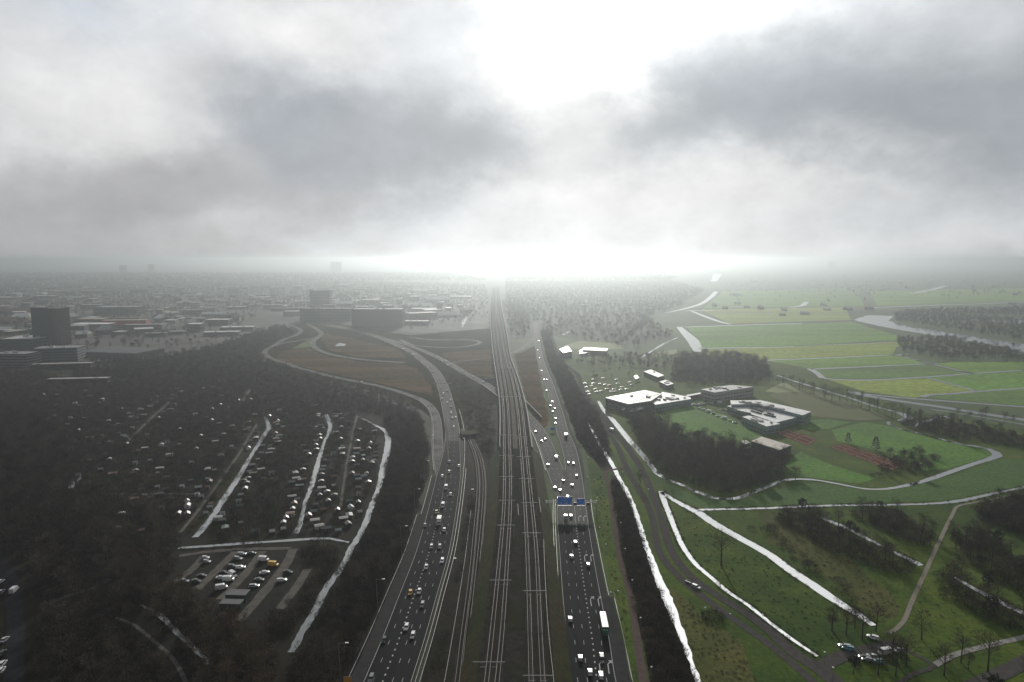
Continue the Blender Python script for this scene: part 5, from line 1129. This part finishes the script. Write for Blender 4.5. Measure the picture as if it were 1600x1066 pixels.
for _ in range(400):                                                    # scattered farms and houses on the hazy right-hand side
    if n >= 60: break
    x, y = rf2.uniform(820, 1600), 436 + 60 * rf2.random() ** 1.2; p = G(x, y)
    if blocked(p.x, p.y, 15): continue
    w, d, h = rf2.uniform(10, 26), rf2.uniform(8, 16), rf2.choice([4, 5, 6, 8]); n += 1
    root = empty('farmhouse', (p.x, p.y, 0), R(rf2.uniform(-40, 40)), 'small pale building far off on the hazy polder', 'house', 'small buildings far off on the polder')
    obj('wall', MB().box(-w / 2, w / 2, -d / 2, d / 2, 0, h).me('wall', WALLS[rf2.choice(['white', 'pale', 'brick', 'cream'])]), root)
    mb = MB(); rh = d * .35
    for s in (-1, 1): mb.quad((-w / 2 - .4, s * (d / 2 + .4), h - .2), (w / 2 + .4, s * (d / 2 + .4), h - .2), (w / 2 + .4, 0, h + rh), (-w / 2 - .4, 0, h + rh))
    obj('roof', mb.me('roof', ROOFS[rf2.choice(['white', 'pale', 'tile', 'grey'])]), root)

# ------------------------------------------------------------------ trees
BARK = mat('bark', (.030, .025, .020), (.05, .042, .034), .9, 1.5)
TWIG = mat('twigs', (.085, .068, .052), None, .9, spec=.1, rnd=.9)
TWIGL = mat('pale_twigs', (.11, .083, .052), None, .9, spec=.2, rnd=.3)
TWIGD = mat('dark_twigs', (.042, .035, .028), None, .9, spec=.05, rnd=1.0)
LEAFD = mat('evergreen_leaf', (.012, .022, .011), (.024, .036, .016), .7, .8, rnd=.4)
WILLOW = mat('willow_shoots', (.11, .10, .035), None, .8, rnd=.2)
def bare_tree(seed, h, cr, twigs=520, mtw=TWIG, narrow=False, tw=.075, droop=0.0, leaf=False):
    r = random.Random(seed); tb_ = MB(); cb_ = MB(); th = h * (.28 if not narrow else .15)
    lean = Vector((r.uniform(-.03, .03) * h, r.uniform(-.03, .03) * h, 0)); top = Vector((0, 0, h * .72)) + lean
    tr_ = .018 * h + .05
    tb_.tube((0, 0, 0), lean * .3 + Vector((0, 0, th)), tr_, tr_ * .75, 6, cap=False); tb_.tube(lean * .3 + Vector((0, 0, th)), top, tr_ * .75, tr_ * .2, 5, cap=False)
    ends = []; cz = h * (.62 if not narrow else .55)
    for i in range(9):
        a = i * 2.4 + r.uniform(-.4, .4); z0 = th + (top.z - th) * (i / 9) * .9; el_ = r.uniform(.5, 1.0) if not narrow else r.uniform(1.2, 1.4)
        L = cr * r.uniform(.65, 1.0) * (1 - .35 * i / 9) * (1.0 if not narrow else 1.6); b = Vector((lean.x * z0 / h, lean.y * z0 / h, z0)); e = b + Vector((math.cos(a) * math.cos(el_), math.sin(a) * math.cos(el_), math.sin(el_))) * L * 1.1
        tb_.tube(b, e, tr_ * .38, tr_ * .14, 4, cap=False)
        for k in range(4):
            f = r.uniform(.35, 1); q = b.lerp(e, f); d = (Vector((r.gauss(0, 1), r.gauss(0, 1), r.gauss(.45, .7))).normalized()) * cr * r.uniform(.3, .55)
            cb_.tube(q, q + d, tr_ * .10, tr_ * .04, 3, cap=False); ends.append((q, q + d))
    for i in range(twigs):
        q, e = r.choice(ends); c = q.lerp(e, r.uniform(.1, 1.05)) + Vector((r.gauss(0, .10), r.gauss(0, .10), r.gauss(0, .09))) * cr
        out = Vector((c.x, c.y, (c.z - cz) * .8 + .35 * cr)).normalized(); d = (out + Vector((r.gauss(0, .55), r.gauss(0, .55), r.gauss(0, .5) - droop))).normalized() * r.uniform(.5, 1.5) * cr * .22
        s = d.cross(Vector((r.gauss(0, 1), r.gauss(0, 1), r.gauss(0, 1)))).normalized() * tw * r.uniform(.5, 1.2)
        if leaf: d = d * .5; s = s * 3.2
        m_ = c + d * .5
        cb_.quad(c - s, m_ - s * .8 + out * .05, c + d, m_ + s * .8) if not leaf else cb_.quad(c - s, c + s, c + d + s, c + d - s)
    return tb_.me('trunk', BARK, True), cb_.me('crown', mtw)
def shrub(seed, h, rad, n=260, mtw=TWIGD, tw=.09):
    r = random.Random(seed); tb_ = MB(); cb_ = MB()
    for i in range(6):
        a = r.uniform(0, 6.28); e = Vector((math.cos(a) * rad * .5, math.sin(a) * rad * .5, h * .6)); tb_.tube((0, 0, 0), e, .06, .02, 3, cap=False)
    for i in range(n):
        a, u = r.uniform(0, 6.28), r.random() ** .5; z = h * (.1 + .75 * r.random() * (1 - .5 * u * u)); c = Vector((math.cos(a) * u * rad, math.sin(a) * u * rad, z))
        d = (Vector((c.x, c.y, h * .5)).normalized() + Vector((r.gauss(0, .5), r.gauss(0, .5), r.gauss(0, .4)))).normalized() * r.uniform(.3, .9) * h * .32
        s = d.cross(Vector((r.gauss(0, 1), r.gauss(0, 1), r.gauss(0, 1)))).normalized() * tw * r.uniform(.6, 1.3); cb_.quad(c - s, c + d * .5 - s * .8, c + d, c + d * .5 + s * .8)
    return tb_.me('stem', BARK), cb_.me('foliage', mtw)
def conifer(seed, h, rad):
    r = random.Random(seed); tb_ = MB(); cb_ = MB(); tb_.tube((0, 0, 0), (0, 0, h * .95), .22, .03, 6, cap=False)
    for i in range(420):
        z = h * (.12 + .86 * r.random()); R_ = rad * (1 - z / h) ** .8 + .2; a = r.uniform(0, 6.28); u = R_ * r.random() ** .5; c = Vector((math.cos(a) * u, math.sin(a) * u, z)); d = Vector((math.cos(a), math.sin(a), r.uniform(-.5, .2))) * r.uniform(.5, 1.1)
        s = d.cross(Vector((r.gauss(0, 1), r.gauss(0, 1), r.gauss(0, 1)))).normalized() * .22; cb_.quad(c - s, c + s, c + d + s * .4, c + d - s * .4)
    return tb_.me('trunk', BARK, True), cb_.me('crown', LEAFD)
TREES = [bare_tree(100 + i, hh, cr_) for i, (hh, cr_) in enumerate([(13, 4.6), (12, 4.2), (15, 5.0), (10, 3.8), (14, 5.4)])]
TREESL = [bare_tree(200 + i, hh, cr_, 620, TWIGL, tw=.085) for i, (hh, cr_) in enumerate([(12, 4.8), (14, 5.2)])]
TREESD = [bare_tree(300 + i, hh, cr_, 560, m_, tw=.10) for i, (hh, cr_, m_) in enumerate([(11, 4.4, TWIGD), (13, 4.8, TWIG), (9, 3.8, TWIGD)])]
POPLAR = [bare_tree(400 + i, 19, 3.4, 560, TWIG, True, tw=.08) for i in range(2)]
IVY = [bare_tree(500 + i, 10, 3.6, 520, LEAFD, leaf=True) for i in range(2)]
SHRUBS = [shrub(600 + i, hh, rr) for i, (hh, rr) in enumerate([(3.0, 2.2), (3.8, 2.6)])] + [shrub(610, 2.6, 2.2, 260, TWIG), shrub(611, 4.2, 2.4, 300, TWIG), shrub(612, 2.2, 2.0, 200, TWIGL)]
PINE = [conifer(700, 11, 3.2)]
PROT = bpy.data.collections.new('tree_models')
def proto(parts):
    key = id(parts[0])
    a, b = parts; v = [tuple(x.co) for x in a.vertices]; n = len(v); v += [tuple(x.co) for x in b.vertices]
    f = [tuple(p.vertices) for p in a.polygons] + [tuple(i + n for i in p.vertices) for p in b.polygons]
    me = mesh('tree_model', v, f, [a.materials[0], b.materials[0]]); me.polygons.foreach_set('material_index', [0] * len(a.polygons) + [1] * len(b.polygons)); return me
GROUPS = {}
def proto_group(key, lst):
    if key in GROUPS: return GROUPS[key]
    c = bpy.data.collections.new('models_' + key)
    for p in lst: c.objects.link(bpy.data.objects.new('model', proto(p)))
    t = bpy.data.node_groups.new('scatter_' + key, 'GeometryNodeTree')
    t.interface.new_socket('Geometry', in_out='INPUT', socket_type='NodeSocketGeometry'); t.interface.new_socket('Geometry', in_out='OUTPUT', socket_type='NodeSocketGeometry')
    gi, go = t.nodes.new('NodeGroupInput'), t.nodes.new('NodeGroupOutput'); ci = t.nodes.new('GeometryNodeCollectionInfo'); ci.inputs['Collection'].default_value = c
    ci.inputs['Separate Children'].default_value = True; ci.inputs['Reset Children'].default_value = True
    ip = t.nodes.new('GeometryNodeInstanceOnPoints'); ip.inputs['Pick Instance'].default_value = True
    rv_ = t.nodes.new('FunctionNodeRandomValue'); rv_.data_type = 'INT'; rv_.inputs[4].default_value = 0; rv_.inputs[5].default_value = len(lst) - 1
    rr = t.nodes.new('FunctionNodeRandomValue'); rr.data_type = 'FLOAT'; rr.inputs[2].default_value = 0; rr.inputs[3].default_value = 6.28; rr.inputs['Seed'].default_value = 5
    cx = t.nodes.new('ShaderNodeCombineXYZ'); t.links.new(rr.outputs[1], cx.inputs[2])
    na = t.nodes.new('GeometryNodeInputNamedAttribute'); na.data_type = 'FLOAT'; na.inputs[0].default_value = 'size'
    t.links.new(gi.outputs[0], ip.inputs['Points']); t.links.new(ci.outputs[0], ip.inputs['Instance']); t.links.new(rv_.outputs[2], ip.inputs['Instance Index']); t.links.new(cx.outputs[0], ip.inputs['Rotation']); t.links.new(na.outputs[0], ip.inputs['Scale'])
    t.links.new(ip.outputs[0], go.inputs[0]); GROUPS[key] = t; return t
def scatter(name, pts, key, lst, label, cat):
    if not pts: return
    me = bpy.data.meshes.new(name); me.from_pydata([(p[0], p[1], p[2]) for p in pts], [], []); a = me.attributes.new('size', 'FLOAT', 'POINT'); a.data.foreach_set('value', [p[3] for p in pts])
    o = obj(name, me, None, kind='stuff', label=label, category=cat); md = o.modifiers.new('scatter', 'NODES'); md.node_group = proto_group(key, lst); return o
KA = np.array(KEEP)
# coarse hash of the keep-out discs
CELL = 20.0; HASH = {}
for (x, y, r) in KEEP:
    for i in range(int((x - r - 4) // CELL), int((x + r + 4) // CELL) + 1):
        for j in range(int((y - r - 4) // CELL), int((y + r + 4) // CELL) + 1): HASH.setdefault((i, j), []).append((x, y, r))
def hit(x, y, e):
    for (a, b, r) in HASH.get((int(x // CELL), int(y // CELL)), ()):
        if (a - x) ** 2 + (b - y) ** 2 < (r + e) ** 2: return True
    return False
rw = random.Random(77)
def fill(poly, spacing, s0=.8, s1=1.15, clear=1.5, prob=1.0):
    P_ = [G(*p) for p in poly]; w = [(p.x, p.y) for p in P_]; out = []
    x0, x1 = min(p[0] for p in w), max(p[0] for p in w); y0, y1 = min(p[1] for p in w), max(p[1] for p in w)
    y = y0
    while y < y1:
        x = x0
        while x < x1:
            a, b = x + rw.uniform(-.5, .5) * spacing, y + rw.uniform(-.5, .5) * spacing
            if rw.random() < prob and inpoly(a, b, w) and not hit(a, b, clear): out.append((a, b, 0.02, rw.uniform(s0, s1)))
            x += spacing
        y += spacing
    return out
WOOD = []     # (points, key, list, name of the wood)
def wood(poly, sp, key, lst, where, s0=.8, s1=1.15, clear=1.5, prob=1.0, under=0):
    if lst is None: lst = [w[2] for w in WOOD if w[1] == key][0]
    WOOD.append((fill(poly, sp, s0, s1, clear, prob), key, lst, where))
    if under: UNDER.extend(fill(poly, under, .7, 1.3, .2))
UNDER = []
wood([(-120, 770), (120, 765), (235, 800), (290, 850), (262, 905), (205, 930), (60, 935), (-120, 940)], 8.5, 'dark', TREESD + TREES[:2], 'the dark wood at the lower left', .9, 1.5, 1.5, .9, 4.5)
wood([(40, 925), (180, 920), (230, 950), (200, 985), (160, 1010), (150, 1110), (36, 1110)], 9.0, 'dark', TREESD + TREES[:2], 'the dark wood at the lower left', .9, 1.4, 1.5, .85, 4.5)
wood([(160, 1000), (200, 985), (240, 990), (285, 1040), (300, 1110), (150, 1110)], 9, 'dark', TREESD + TREES[:2], 'the dark wood at the lower left', .6, 1.0, 1.5, .7, 4)
wood([(-160, 930), (0, 930), (12, 1110), (-160, 1110)], 8.0, 'dark', TREESD + TREES[:2], 'the dark wood at the lower left', .8, 1.2, 3, .8, 4)
wood([(175, 890), (215, 882), (260, 905), (320, 955), (420, 1000), (440, 1110), (300, 1110), (290, 1040), (250, 980), (205, 935)], 6.5, 'pale', TREESL, 'the brown thicket below the gravel lot', .75, 1.1, .8, .95, 3.0)
wood([(600, 655), (655, 650), (672, 705), (664, 775), (630, 870), (545, 1066), (520, 1110), (440, 1110), (480, 1000), (515, 925), (560, 850), (600, 760), (612, 690)], 7.0, 'dark', TREESD + TREES[:2], 'the dark strip between canal and left motorway', .6, 1.15, 1.2, .85, 3.6)
wood([(430, 860), (520, 850), (530, 880), (490, 945), (450, 990), (400, 990), (440, 950), (485, 885)], 8, 'dark', TREESD + TREES[:2], 'the dark strip between gravel lot and canal', .5, .9, 1.5, .7, 3.4)
wood([(-100, 605), (110, 600), (330, 590), (420, 612), (545, 640), (588, 668), (590, 740), (560, 815), (530, 838), (300, 840), (220, 800), (120, 765), (-100, 770)], 10.5, 'mix', TREES + IVY[:1], 'the allotment gardens', .45, .95, 1.2, .8, 5.0)
wood([(-100, 640), (60, 640), (120, 720), (140, 770), (-100, 775)], 9, 'dark', TREESD + TREES[:2], 'the dark wood at the lower left', .9, 1.4, 1.5, .9, 5)
wood([(-100, 562), (60, 580), (120, 600), (-100, 610)], 10, 'mix', TREES + IVY[:1], 'the belt of trees behind the allotments', .7, 1.1, 2, .8, 6)
wood([(120, 570), (250, 556), (330, 545), (400, 520), (440, 512), (460, 520), (425, 540), (405, 552), (415, 566), (470, 588), (560, 610), (640, 632), (655, 648), (600, 652), (545, 640), (420, 612), (330, 592), (110, 602)], 9.0, 'dark', TREESD + TREES[:2], 'the belt of trees behind the allotments', .6, 1.05, 2, .85, 5.0)
wood([(728, 640), (776, 640), (780, 700), (760, 735), (735, 700), (724, 665)], 6, 'low', SHRUBS, 'the bank left of the viaduct', .8, 1.6, .5, .8)
wood([(712, 790), (735, 735), (738, 790), (722, 880), (700, 980), (672, 1090), (655, 1090), (690, 960)], 3.2, 'low', SHRUBS, 'the verge left of the metro tracks', .5, 1.1, .2, .8)
wood([(690, 580), (720, 592), (760, 620), (775, 640), (725, 650), (706, 610)], 8, 'low', SHRUBS, 'the bank left of the viaduct', .6, 1.5, .5, .6)
wood([(846, 520), (862, 520), (868, 552), (905, 610), (940, 660), (955, 722), (938, 722), (905, 690), (885, 640), (860, 580)], 5.5, 'mix', TREES + IVY[:1], 'the tree belt between right carriageway and grey road', .5, .9, .8, .95, 2.8)
wood([(956, 745), (975, 768), (990, 800), (1008, 860), (1045, 945), (1085, 1066), (1090, 1100), (1030, 1100), (1010, 1020), (990, 930), (972, 850), (962, 790)], 4.2, 'low', SHRUBS + TREESD[2:], 'the bushy strip between brown path and canal', .7, 1.3, .3, .85, 3.0)
wood([(978, 652), (1026, 655), (1060, 682), (1150, 698), (1205, 704), (1230, 720), (1225, 752), (1170, 768), (1130, 774), (1040, 744), (1005, 706)], 7, 'mix', TREES + IVY[:1], 'the wood below the green lawn', .85, 1.25, .8, .92, 4.5)
wood([(1060, 560), (1130, 556), (1195, 566), (1205, 588), (1180, 600), (1095, 602), (1045, 596)], 9, 'dark', TREESD + TREES[:2], 'the wood behind the long school-like building', .9, 1.3, 1, .95, 6)
wood([(985, 556), (1060, 560), (1045, 582), (1000, 578), (960, 570)], 12, 'mix', TREES + IVY[:1], 'the trees around the hazy farmstead', .7, 1.1, 1, .7)
wood([(880, 556), (985, 558), (990, 570), (910, 578), (900, 570)], 11, 'mix', TREES + IVY[:1], 'the trees around the hazy farmstead', .6, 1.0, 1, .6)
wood([(1222, 798), (1270, 797), (1340, 832), (1420, 872), (1428, 905), (1340, 882), (1262, 842), (1215, 818)], 6.5, 'mix', TREES + IVY[:1], 'the overgrown ditch wood at the lower right', .65, 1.05, .1, .9, 4.2)
wood([(1330, 800), (1400, 798), (1468, 842), (1462, 862), (1395, 840), (1340, 815)], 6.5, 'mix', TREES + IVY[:1], 'the overgrown ditch wood at the lower right', .7, 1.05, .6, .9, 4.2)
wood([(1485, 838), (1530, 832), (1620, 890), (1700, 940), (1690, 960), (1590, 930), (1500, 882)], 7, 'mix', TREES + IVY[:1], 'the copses at the right edge', .7, 1.1, .5, .9, 4.2)
wood([(1458, 900), (1500, 892), (1590, 955), (1640, 990), (1580, 985), (1475, 940)], 6.5, 'mix', TREES + IVY[:1], 'the copses at the right edge', .7, 1.1, .1, .9, 4.2)
wood([(1520, 792), (1600, 774), (1740, 760), (1740, 850), (1640, 850), (1530, 818)], 7, 'dark', TREESD + TREES[:2], 'the copses at the right edge', .7, 1.0, .5, .95, 3.2)
wood([(1395, 532), (1480, 530), (1600, 556), (1720, 572), (1700, 578), (1560, 566), (1470, 562), (1410, 552)], 11, 'dark', TREESD + TREES[:2], 'the woods along the river', .8, 1.2, 1, .9)
wood([(1392, 492), (1440, 486), (1600, 484), (1720, 480), (1720, 496), (1490, 494), (1720, 512), (1720, 546), (1600, 535), (1470, 514), (1400, 503)], 14, 'mix', TREES + IVY[:1], 'the woods along the river', .8, 1.2, 2, .9)
wood([(1400, 660), (1440, 655), (1540, 668), (1600, 680), (1700, 700), (1700, 712), (1580, 700), (1500, 688), (1420, 670)], 9, 'mix', TREES + IVY[:1], 'the trees round the winding ditch', .6, 1.0, .5, .7, 5)
wood([(1385, 715), (1440, 705), (1470, 720), (1440, 740), (1400, 742), (1360, 750)], 8, 'dark', TREESD + TREES[:2], 'the trees beside the long red court', .5, .9, .5, .5, 6)
wood([(1330, 935), (1400, 985), (1440, 1030), (1400, 1066), (1310, 1050), (1290, 1000)], 11, 'mix', TREES + IVY[:1], 'the trees round the small car park at the lower right', .7, 1.0, 1.5, .6)
wood([(1180, 808), (1200, 820), (1230, 850), (1280, 885), (1330, 925), (1360, 965), (1340, 962), (1270, 905), (1205, 855), (1172, 830)], 5, 'low', SHRUBS, 'the bushes behind the wide canal', .6, 1.3, .2, .65)
wood([(1455, 1005), (1530, 1000), (1620, 1010), (1700, 1100), (1480, 1100), (1440, 1066)], 15, 'mix', TREES + IVY[:1], 'the garden at the bottom right corner', .7, 1.1, 1.5, .5)
wood([(0, 445), (300, 440), (520, 440), (760, 446), (765, 500), (640, 518), (420, 488), (330, 540), (120, 566), (-100, 560), (-100, 470)], 24, 'mix', TREES + IVY[:1], 'the hazy town', .8, 1.3, 3, .75)
wood([(-300, 428), (700, 428), (765, 440), (520, 441), (300, 441), (-300, 448)], 60, 'clump', [bare_tree(900, 14, 9, 500, TWIG, tw=.3), bare_tree(901, 12, 10, 500, TWIGD, tw=.3)], 'the far woods', 1.0, 1.6, 3, .8)
wood([(790, 420), (880, 421), (980, 424), (1060, 436), (1050, 440), (790, 440)], 45, 'clump', None, 'the far woods', 1.0, 1.6, 3, .7)
wood([(790, 440), (1050, 440), (1100, 455), (1060, 480), (1010, 500), (1060, 530), (980, 545), (900, 530), (850, 525), (800, 530), (790, 480)], 17, 'mix', TREES + IVY[:1], 'the hazy woods beyond the railway', .8, 1.3, 3, .8)
wood([(1130, 430), (1700, 430), (1700, 470), (1480, 470), (1300, 475), (1120, 470)], 60, 'mix', TREES + IVY[:1], 'the scattered trees on the far polder', .9, 1.4, 6, .3)
wood([(770, 470), (790, 520), (830, 525), (825, 480)], 16, 'mix', TREES + IVY[:1], 'the hazy woods beyond the railway', .7, 1.1, 3, .8)
wood([(860, 590), (950, 595), (990, 600), (1010, 575), (1000, 570), (905, 582)], 16, 'mix', TREES + IVY[:1], 'the car park behind the sports hall', .4, .7, 1.5, .5)
# single trees that stand out
def single(parts, x, y, s, label, rz=None, name='tree', group=None, pn=('trunk', 'crown')):
    p = G(x, y); root = empty(name, (p.x, p.y, .02), rw.uniform(0, 6) if rz is None else rz, label, 'tree' if name != 'shrub' else 'shrub', group); root.scale = (s,) * 3
    obj(pn[0], parts[0], root); obj(pn[1], parts[1], root); return root
BIG = bare_tree(950, 22, 8, 420, TWIGD, tw=.07)
single(BIG, 1127, 884, 1.0, 'large lone bare tree on the meadow before the wide canal')
single(bare_tree(951, 9, 4.6, 900, WILLOW, droop=.8, tw=.07), 1243, 748, 1.1, 'rounded yellow-green willow by the canal bend left of the lawn')
single(PINE[0], 1325, 692, .8, 'small conifer on the lawn above the long red court')
single(PINE[0], 1368, 704, 1.05, 'larger conifer on the lawn beside the long red court')
single(IVY[0], 1430, 742, 1.1, 'dark evergreen tree right of the long red court, front one'); single(IVY[1], 1412, 716, .8, 'dark evergreen tree right of the long red court, rear one')
single(POPLAR[0], 246, 862, 1.05, 'tall narrow bare poplar at the edge of the allotments'); 
for i, (x, y) in enumerate([(336, 574), (341, 573), (349, 574)]): single(POPLAR[i % 2], x, y, 1.0, 'narrow poplar in the row behind the allotments, %s from left' % ORD[i])
n_line = 0
for i in range(34):
    f = i / 33; x = 1203 + (1500 - 1203) * f + rw.uniform(-4, 4); y = 598 + (690 - 598) * f ** 1.1 + rw.uniform(-5, 3)
    single(rw.choice(TREES + POPLAR), x, y, rw.uniform(.85, 1.25), 'tall bare tree in the line along the winding ditch', None, 'tree', 'line of bare trees along the winding ditch')
for i, (x, y) in enumerate([(1000, 760), (1486, 660), (1496, 655), (1515, 655), (1535, 657), (1570, 660), (1583, 664), (1540, 652)]):
    single(TREES[i % 5], x, y, .9, 'bare tree standing by the ditch at the right edge', None, 'tree', 'bare trees by the right-hand ditch')
for i, (x, y, s_) in enumerate([(1300, 985, .95), (1322, 992, 1.05), (1347, 1000, 1.0), (1372, 1055, 1.1), (1395, 1030, .9), (1416, 1040, 1.0), (1475, 1056, 1.15), (1543, 1050, 1.2), (1336, 975, .9), (1440, 1000, .95)]):
    single(TREES[i % 5], x, y, s_, 'bare tree by the small car park at bottom right, %s from the left' % ORD[sorted([1300, 1322, 1347, 1372, 1395, 1416, 1475, 1543, 1336, 1440]).index(x)])
p = G(1115, 966); bsh = empty('shrub', (p.x, p.y, 0), 0, 'round black shrub on the grass beside the path', 'shrub'); bs = shrub(960, 3.0, 5.0, 900, TWIGD, .16); obj('stem', bs[0], bsh); obj('foliage', bs[1], bsh)
# the 300 nearest bare trees of the woods are things of their own, the rest one mass per kind
allp = []
for wi, (pts, key, lst, where) in enumerate(WOOD):
    for q in pts:
        d = Vector((q[0], q[1], -H)); v = d.y
        y_px = CY - F * ((-H * math.cos(PITCH) + q[1] * math.sin(PITCH)) / (q[1] * math.cos(PITCH) + H * math.sin(PITCH)))
        x_px = CX + F * q[0] / (q[1] * math.cos(PITCH) + H * math.sin(PITCH))
        vis = -10 < x_px < 1610 and y_px < 1075
        allp.append((d.length / q[3] if (vis and key not in ('low', 'clump')) else 1e9, wi, q))
allp.sort(key=lambda t: t[0]); rest = {}
for i, (dd, wi, q) in enumerate(allp):
    pts, key, lst, where = WOOD[wi]
    if i < 245 and dd < 1e9:
        pr = rw.choice(lst); root = empty('tree', (q[0], q[1], .02), rw.uniform(0, 6), 'bare tree in ' + where, 'tree', 'bare trees in ' + where); root.scale = (q[3],) * 3
        obj('trunk', pr[0], root); obj('crown', pr[1], root)
    else: rest.setdefault((key, where), ([], lst))[0].append(q)
for (key, where), (pts, lst) in rest.items():
    scatter('thicket' if key == 'low' else 'woodland', pts, key, lst, ('dense low bushes of ' if key == 'low' else 'mass of bare trees of ') + where, 'bushes' if key == 'low' else 'trees')
scatter('undergrowth', UNDER, 'low', SHRUBS, 'dark leafless undergrowth beneath the woods and gardens', 'undergrowth')
# reeds and scrub along the ditches
REED = mat('reed', (.085, .072, .035), None, .95, spec=0, rnd=.8); REEDG = mat('bank_grass', (.030, .045, .013), None, .95, spec=0, rnd=.8)
TUFT = [shrub(970, 1.1, 1.2, 150, REED, .09), shrub(971, .9, 1.3, 150, REEDG, .10), shrub(972, 1.5, 1.0, 130, REED, .08), shrub(973, 1.8, 1.3, 150, TWIGD, .09)]
rq = random.Random(3); tufts = []
for px_, w_ in WATERS:
    P_ = Path(px_, w_, 0, 3)
    if P_.p[0].y > 520 or P_.p[-1].y > 620: continue
    dist = 0.0; run = True
    while dist < P_.L:
        c = P_.at(dist); w2 = P_.width_at(dist) / 2; big = 1.0 if c.y < 700 else 1.3
        if rq.random() < .06: run = not run
        for sd in (-1, 1):
            if rq.random() < (.75 if run else .3):
                q = P_.at(dist, sd * (w2 + rq.uniform(.15, 1.1))); tufts.append((q.x, q.y, .05, rq.uniform(.3, .8) * big))
        dist += rq.uniform(.9, 2.2)
scatter('bank_reeds', tufts, 'tuft', TUFT, 'dry reeds and tufts of grass fringing the ditches and canals', 'reeds')
tus = []
for poly, spc in [([(1060, 790), (1100, 815), (1200, 880), (1290, 945), (1300, 1000), (1260, 1005), (1190, 950), (1110, 890), (1075, 840)], 3.2), ([(1200, 800), (1240, 800), (1330, 870), (1400, 930), (1410, 975), (1370, 960), (1290, 900), (1210, 845)], 2.6), ([(1045, 925), (1070, 930), (1150, 1000), (1190, 1066), (1180, 1090), (1095, 1066)], 2.2), ([(1440, 900), (1500, 960), (1560, 1000), (1440, 1000), (1425, 960)], 3.5), ([(925, 740), (945, 742), (985, 940), (1000, 1066), (990, 1066), (960, 930), (940, 850)], 2.4)]:
    tus += [(a, b, c, d * rw.uniform(.25, .7)) for a, b, c, d in fill(poly, spc, .6, 1.0, .3, .6)]
scatter('grass_tussocks', tus, 'tuft', TUFT, 'rough tussocks of yellowed grass on the meadows right of the motorway', 'grass')
print('TREES', sum(len(w[0]) for w in WOOD), 'UNDER', len(UNDER), 'SHEDS', len(placed), 'TOWN', tb)

# ------------------------------------------------------------------ haze
HZ = 0.00025
hm = bpy.data.materials.new('haze'); hm.use_nodes = True; t = hm.node_tree; t.nodes.clear()
pv = N(t, 'ShaderNodeVolumePrincipled'); pv.inputs['Color'].default_value = (.58, .64, .665, 1); pv.inputs['Density'].default_value = HZ; pv.inputs['Anisotropy'].default_value = .80
mo = N(t, 'ShaderNodeOutputMaterial'); t.links.new(pv.outputs[0], mo.inputs['Volume'])
obj('haze', MB().box(-E - 50, E + 50, -700, E + 50, -1.0, 168.0).me('haze', hm), kind='stuff', label='pale grey haze filling the air over the whole plain', category='haze')
